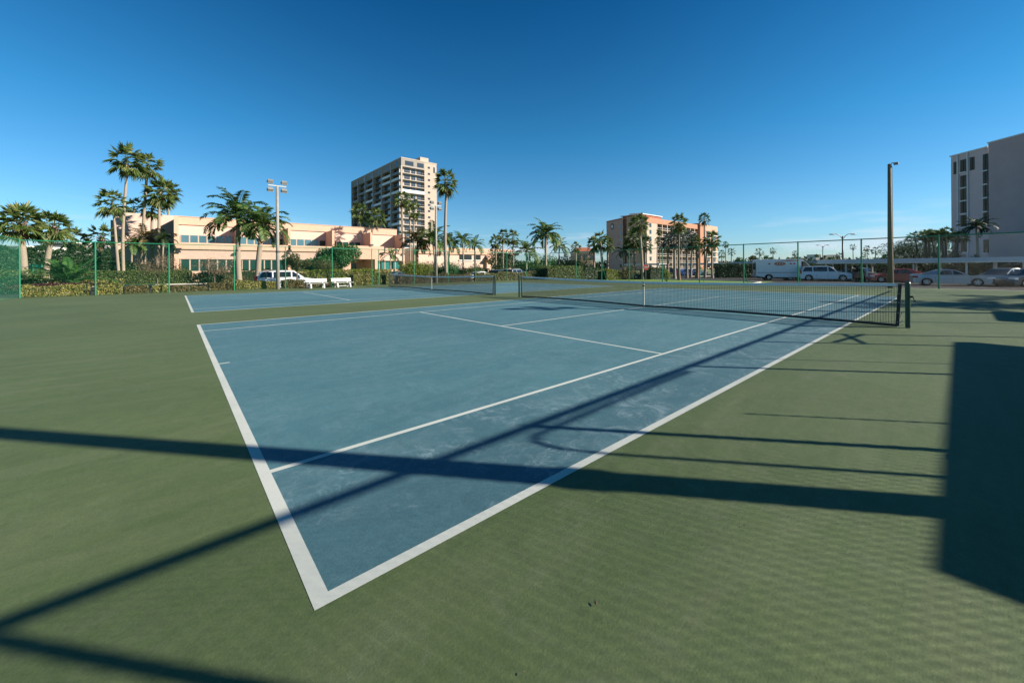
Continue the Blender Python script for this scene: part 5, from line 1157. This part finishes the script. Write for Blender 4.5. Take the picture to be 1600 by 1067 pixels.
    for sgn in (-1, 1):
        for fa, fb in spans:
            pts = [(fa(zb), zb), (fb(zb), zb), (fb(zt), zt), (fa(zt), zt)]
            if pts[1][0]-pts[0][0] < .1: continue
            b = MB(); p0 = [(x, sgn*(yw(z)+.006), z) for x, z in pts]; p1 = [(x, sgn*(yw(z)-.03), z) for x, z in pts]
            b.mesh(p0+p1, [(0, 1, 2, 3), (7, 6, 5, 4), (0, 4, 5, 1), (1, 5, 6, 2), (2, 6, 7, 3), (3, 7, 4, 0)]); b.build('side_window', 'carglass', o)
    def screen(c_, r_, name_, s_):
        t0, t1 = .10, .90; z0 = c_[1]+(r_[1]-c_[1])*t0; z1_ = c_[1]+(r_[1]-c_[1])*t1; x0 = c_[0]+(r_[0]-c_[0])*t0; x1 = c_[0]+(r_[0]-c_[0])*t1; e = .012*s_
        b = MB(); b.mesh([(x0+e, -yw(z0)+.09, z0+.008), (x0+e, yw(z0)-.09, z0+.008), (x1+e, yw(z1_)-.08, z1_+.008), (x1+e, -yw(z1_)+.08, z1_+.008), (x0-e*2, -yw(z0)+.09, z0-.02), (x0-e*2, yw(z0)-.09, z0-.02), (x1-e*2, yw(z1_)-.08, z1_-.02), (x1-e*2, -yw(z1_)+.08, z1_-.02)],
                         [(0, 1, 2, 3), (7, 6, 5, 4), (0, 4, 5, 1), (1, 5, 6, 2), (2, 6, 7, 3), (3, 7, 4, 0)]); b.build(name_, 'carglass', o)
    screen(cb[0], rf[0], 'windscreen', 1); screen(cb[1], rf[3], 'rear_window', -1)
    for x in (fwx, rwx):
        for sgn in (-1, 1):
            b = MB(); y = sgn*(w_-.005); b.tube([(x, y-sgn*.20, wr), (x, y-sgn*.015, wr), (x, y, wr)], [wr, wr, wr*.93], 20); t_ = b.build('wheel', 'tyre', o)
            b = MB(); b.tube([(x, y-sgn*.02, wr), (x, y+sgn*.004, wr)], [wr*.66, wr*.64], 16)
            r_ = b.build('rim', 'rim', t_)
            b = MB()
            for i in range(5):
                a = i*2*math.pi/5+.3; c_, s2 = math.cos(a), math.sin(a); b.mesh([(x+c_*wr*.2-s2*wr*.10, y+sgn*.006, wr+s2*wr*.2+c_*wr*.10), (x+c_*wr*.58-s2*wr*.14, y+sgn*.006, wr+s2*wr*.58+c_*wr*.14), (x+math.cos(a+.75)*wr*.58, y+sgn*.006, wr+math.sin(a+.75)*wr*.58)], [(0, 1, 2)] if sgn < 0 else [(2, 1, 0)])
            b.build('spoke_gaps', 'black', t_)
    b = MB(); b.box(-hl+.35, hl-.35, -w_+.10, w_-.10, clr-.02, clr+.10); b.build('underbody', 'black', o)
    for sgn in (-1, 1):
        if kind == 'suv': b = MB(); b.box(-hl-.015, -hl+.20, sgn*(w_-.02) if sgn < 0 else w_-.20, sgn*(w_-.20) if sgn < 0 else w_-.02+.012, .86, 1.28)
        else: b = MB(); b.box(-hl-.012, -hl+.34, min(sgn*(w_+.002), sgn*(w_-.42)), max(sgn*(w_+.002), sgn*(w_-.42)), .70, .86)
        b.build('taillight', 'tail', o, bevel=.02)
        b = MB(); b.box(hl-.34, hl-.03, min(sgn*(w_-.03), sgn*(w_-.45)), max(sgn*(w_-.03), sgn*(w_-.45)), .60, .75 if kind != 'suv' else .86); b.build('headlight', 'head', o, bevel=.02)
        b = MB(); b.box(hl-1.62, hl-1.46, min(sgn*(w_-.04), sgn*(w_+.16)), max(sgn*(w_-.04), sgn*(w_+.16)), belt-.02, belt+.12); b.build('mirror', paint_, o, bevel=.02)
        b = MB()
        for X in ((-.75, .45) if kind != 'suv' else (-.95, .30)): b.box(X-.1, X+.1, sgn*w_-.012, sgn*w_+.012, belt-.16, belt-.12)
        b.build('door_handle', paint_, o)
        b = MB()
        for X in (mid, mid+1.05, mid-1.05): b.box(X-.006, X+.006, sgn*w_-.006, sgn*w_+.002, clr+.15, belt-.07)
        b.build('door_seam', 'black', o)
    b = MB(); b.box(hl-.08, hl+.008, -.45, .45, .40, .56); b.build('grille', 'black', o)
    b = MB(); b.box(-hl-.012, -hl+.1, -.17, .17, .62 if kind == 'sedan' else .72, .74 if kind == 'sedan' else .84); b.build('number_plate', 'plate', o)
    b = MB(); b.box(-hl-.01, -hl+.16, -w_+.14, w_-.14, clr+.06, .40); b.build('rear_bumper', 'black' if kind == 'suv' else paint_, o, bevel=.02)
    if kind == 'suv':
        b = MB()
        for sgn in (-1, 1): b.tube([(-hl+.7, sgn*(wt-.02), Hh+.04), (hl-2.3, sgn*(wt-.02), Hh+.04)], .018, 6)
        b.build('roof_rails', 'floodgrey', o)
    return o
def mid_at(px, z): return at(px, z)
car(mid_at(1482, 34.6), R(-78), 4.75, 1.80, 1.44, 'sedan', 'psilver', 'silver sedan seen from its rear left side, half in shade, right of the wooden pole')
car(mid_at(1287, 47.0), R(-70), 4.95, 1.95, 1.78, 'suv', 'pwhite', 'white sport utility car with dark windows in front of the white van')
car(mid_at(1402, 41.5), R(112), 4.85, 1.85, 1.46, 'sedan', 'pred', 'dark red sedan behind the silver one and the wooden pole')
car(mid_at(1568, 34), R(140), 4.6, 1.85, 1.52, 'sedan', 'pgrey', 'dark grey car facing us in the carport shade, left of the darkest one')
car(mid_at(1612, 32.0), R(135), 4.7, 1.9, 1.5, 'sedan', 'pdark', 'blackish car cut off by the right edge of the picture')
car(mid_at(1345, 49.5), R(-120), 4.6, 1.85, 1.55, 'hatch', 'pgrey', 'dim pale roofed car under the carport behind the white sport utility car')
car(mid_at(1248, 49.5), R(-60), 4.1, 1.75, 1.35, 'hatch', 'pdark', 'small dark car between the white van and the white sport utility car')
car(mid_at(1356, 56), R(200), 4.6, 1.8, 1.45, 'sedan', 'psilver', 'far silver car in the carport behind the red one')
car(mid_at(449, 34.5), R(-6), 4.9, 1.95, 1.72, 'suv', 'pwhite', 'white sport utility car behind the hedge left of the benches')
car(mid_at(620, 44), R(20), 4.6, 1.8, 1.50, 'sedan', 'pdark', 'dark green car behind the far left end of the far net')
car(mid_at(752, 45), R(-8), 4.6, 1.8, 1.44, 'sedan', 'pwhite', 'white sedan behind the hedge, its roof catching the sun')
car(mid_at(806, 52), R(15), 4.5, 1.85, 1.66, 'suv', 'psilver', 'silver sport utility car behind the far net posts')
car(mid_at(779, 56), R(30), 4.6, 1.85, 1.58, 'hatch', 'pdark', 'dark car left of and behind the silver sport utility car')
car(mid_at(838, 60), R(200), 4.7, 1.85, 1.6, 'hatch', 'pdark', 'dark car parked below the large full feather palm')
car(mid_at(851, 66), R(190), 4.6, 1.8, 1.5, 'sedan', 'pgrey', 'grey car just left of the olive hedge block')
car(mid_at(825, 68), R(190), 4.6, 1.8, 1.5, 'sedan', 'pred', 'reddish car glimpsed right of the silver sport utility car')
car(mid_at(1072, 76), R(-45), 4.7, 1.8, 1.45, 'sedan', 'pblue', 'blue car under the carport before the terracotta building')
car(mid_at(1085, 80), R(-45), 4.7, 1.8, 1.45, 'sedan', 'pwhite', 'white car right of the blue one under the carport')
car(mid_at(1052, 78), R(-45), 4.7, 1.8, 1.5, 'hatch', 'pdark', 'dark car left of the blue one under the carport')
car(mid_at(976, 58), R(-40), 4.6, 1.8, 1.35, 'sedan', 'pgrey', 'dark parked car low behind the grass left of the round sign')
car(mid_at(1372, 52), R(-115), 4.6, 1.8, 1.46, 'sedan', 'pdark', 'dark car in the carport shade behind the red sedan')
car(mid_at(1330, 53), R(-110), 4.5, 1.8, 1.5, 'hatch', 'pdark', 'dark hatchback in the carport shade above the white bonnet')
car(mid_at(1512, 45), R(-110), 4.6, 1.8, 1.5, 'hatch', 'pgrey', 'grey car roof showing over the bonnet of the silver sedan')
# ---- white service van / small bus
vx, vy = at(1228, 50.0)
v = thing('service_van', (vx, vy, LOW), 'white service van with a tall box body and red orange lettering marks', 'van', None, R(-62))
hl, w_ = 3.5, 1.05
b = MB()
pr_ = [(-hl, .55), (-hl, 2.55), (-hl+.1, 2.68), (hl-2.2, 2.68), (hl-1.95, 2.60), (hl-1.05, 1.62), (hl-.25, 1.28), (hl, 1.05), (hl, .5), (hl-.5, .42), (hl-.55, .40)]
ar = lambda cx: [(cx+.46*math.cos(a), .38+.44*math.sin(a)) for a in [math.pi*i/8 for i in range(9)]]
pr_ += [(hl-.55+.0, .42)]+ar(hl-1.05)+[(hl-1.6, .40), (-hl+1.95, .40)]+ar(-hl+1.4)+[(-hl+.8, .42)]
n = len(pr_); vs = []
for y, k in ((-w_, .985), (-w_+.06, 1), (w_-.06, 1), (w_, .985)): vs += [(x, y, 1.2+(z-1.2)*k if z > 1.2 else z) for x, z in pr_]
b.mesh(vs, [(k*n+i, k*n+(i+1) % n, (k+1)*n+(i+1) % n, (k+1)*n+i) for k in range(3) for i in range(n)]+[tuple(range(n)), tuple(range(4*n-1, 3*n-1, -1))])
body = b.build('body', 'pwhite', v); bv = body.modifiers.new('bevel', 'BEVEL'); bv.width = .04; bv.segments = 2; bv.limit_method = 'ANGLE'; bv.angle_limit = R(40)
for x in (hl-1.05, -hl+1.4):
    for s_ in (-1, 1):
        b = MB(); b.tube([(x, s_*(w_-.26), .38), (x, s_*(w_-.01), .38)], .38, 20); t_ = b.build('wheel', 'tyre', v); b = MB(); b.tube([(x, s_*(w_-.03), .38), (x, s_*(w_+.002), .38)], .2, 14); b.build('rim', 'rim', t_)
b = MB(); b.mesh([(hl-1.86, -w_+.12, 2.50), (hl-1.86, w_-.12, 2.50), (hl-1.10, w_-.08, 1.69), (hl-1.10, -w_+.08, 1.69)], [(0, 3, 2, 1)]); o_ = b.build('windscreen', 'carglass', v)
for s_ in (-1, 1):
    y = s_*(w_+.006)
    b = MB(); b.mesh([(hl-2.15, y, 1.55), (hl-1.15, y, 1.60), (hl-1.80, y, 2.38), (hl-2.15, y, 2.38)], [(0, 1, 2, 3)]); b.build('cab_window', 'carglass', v)
    b = MB(); b.box(-hl+.15, hl-2.3, y-.004, y+.004, .95, 1.02); b.build('side_moulding', 'floodgrey', v)
    # red orange emblem flanked by small marks, and a sweeping stripe
    b = MB(); cx = -.9 if s_ > 0 else -.9
    ell = [(cx+.62*math.cos(2*math.pi*i/18), y+s_*.003, 2.10+.24*math.sin(2*math.pi*i/18)) for i in range(18)]; b.mesh(ell, [tuple(range(18))]); e_ = b.build('emblem', 'orange', v)
    b = MB()
    for u, q in ((-.34, .0), (-.06, .0), (.22, .0)):
        b.box(cx+u, cx+u+.05, y+s_*.004, y+s_*.008, 1.98, 2.22); b.box(cx+u, cx+u+.17, y+s_*.004, y+s_*.008, 2.17, 2.22); b.box(cx+u, cx+u+.17, y+s_*.004, y+s_*.008, 1.98, 2.02)
    b.build('emblem_letters', 'pwhite', e_)
    b = MB()
    for u in (-1.15, 1.15, .9 + .62): b.mesh([(cx+u-.16, y+s_*.003, 2.1), (cx+u, y+s_*.003, 2.22), (cx+u+.16, y+s_*.003, 2.1), (cx+u, y+s_*.003, 1.98)], [(0, 1, 2, 3)])
    b.build('side_marks', 'signred', v)
    b = MB(); b.mesh([(-1.0, y+s_*.003, 2.50), (hl-2.35, y+s_*.003, 2.56), (hl-2.35, y+s_*.003, 2.48), (0, y+s_*.003, 2.40)], [(0, 1, 2, 3)]); b.build('side_stripe', 'orange', v)
b = MB()
for s_ in (-1, 1): b.box(-hl-.012, -hl, min(s_*.12, s_*.82), max(s_*.12, s_*.82), 1.35, 2.25)
b.build('rear_window', 'carglass', v)
b = MB(); b.box(-hl-.016, -hl, -.02, .02, .6, 2.4); b.build('rear_door_seam', 'black', v)
for s_ in (-1, 1): b = MB(); b.box(-hl-.03, -hl, s_*.93-.06, s_*.93+.06, .85, 1.25); b.build('taillight', 'tail', v)
b = MB(); b.box(-hl-.2, -hl+.05, -.95, .95, .42, .56); b.build('rear_step', 'floodgrey', v)
b = MB(); b.box(-hl+.2, hl-.4, -w_+.12, w_-.12, .30, .45); b.build('underbody', 'black', v)
b = MB(); b.box(-hl-.02, -hl+.0, -.3, .3, .64, .78); b.build('number_plate', 'orange', v)
bpy.data.materials.remove(bpy.data.materials['Material']) if 'Material' in bpy.data.materials else None
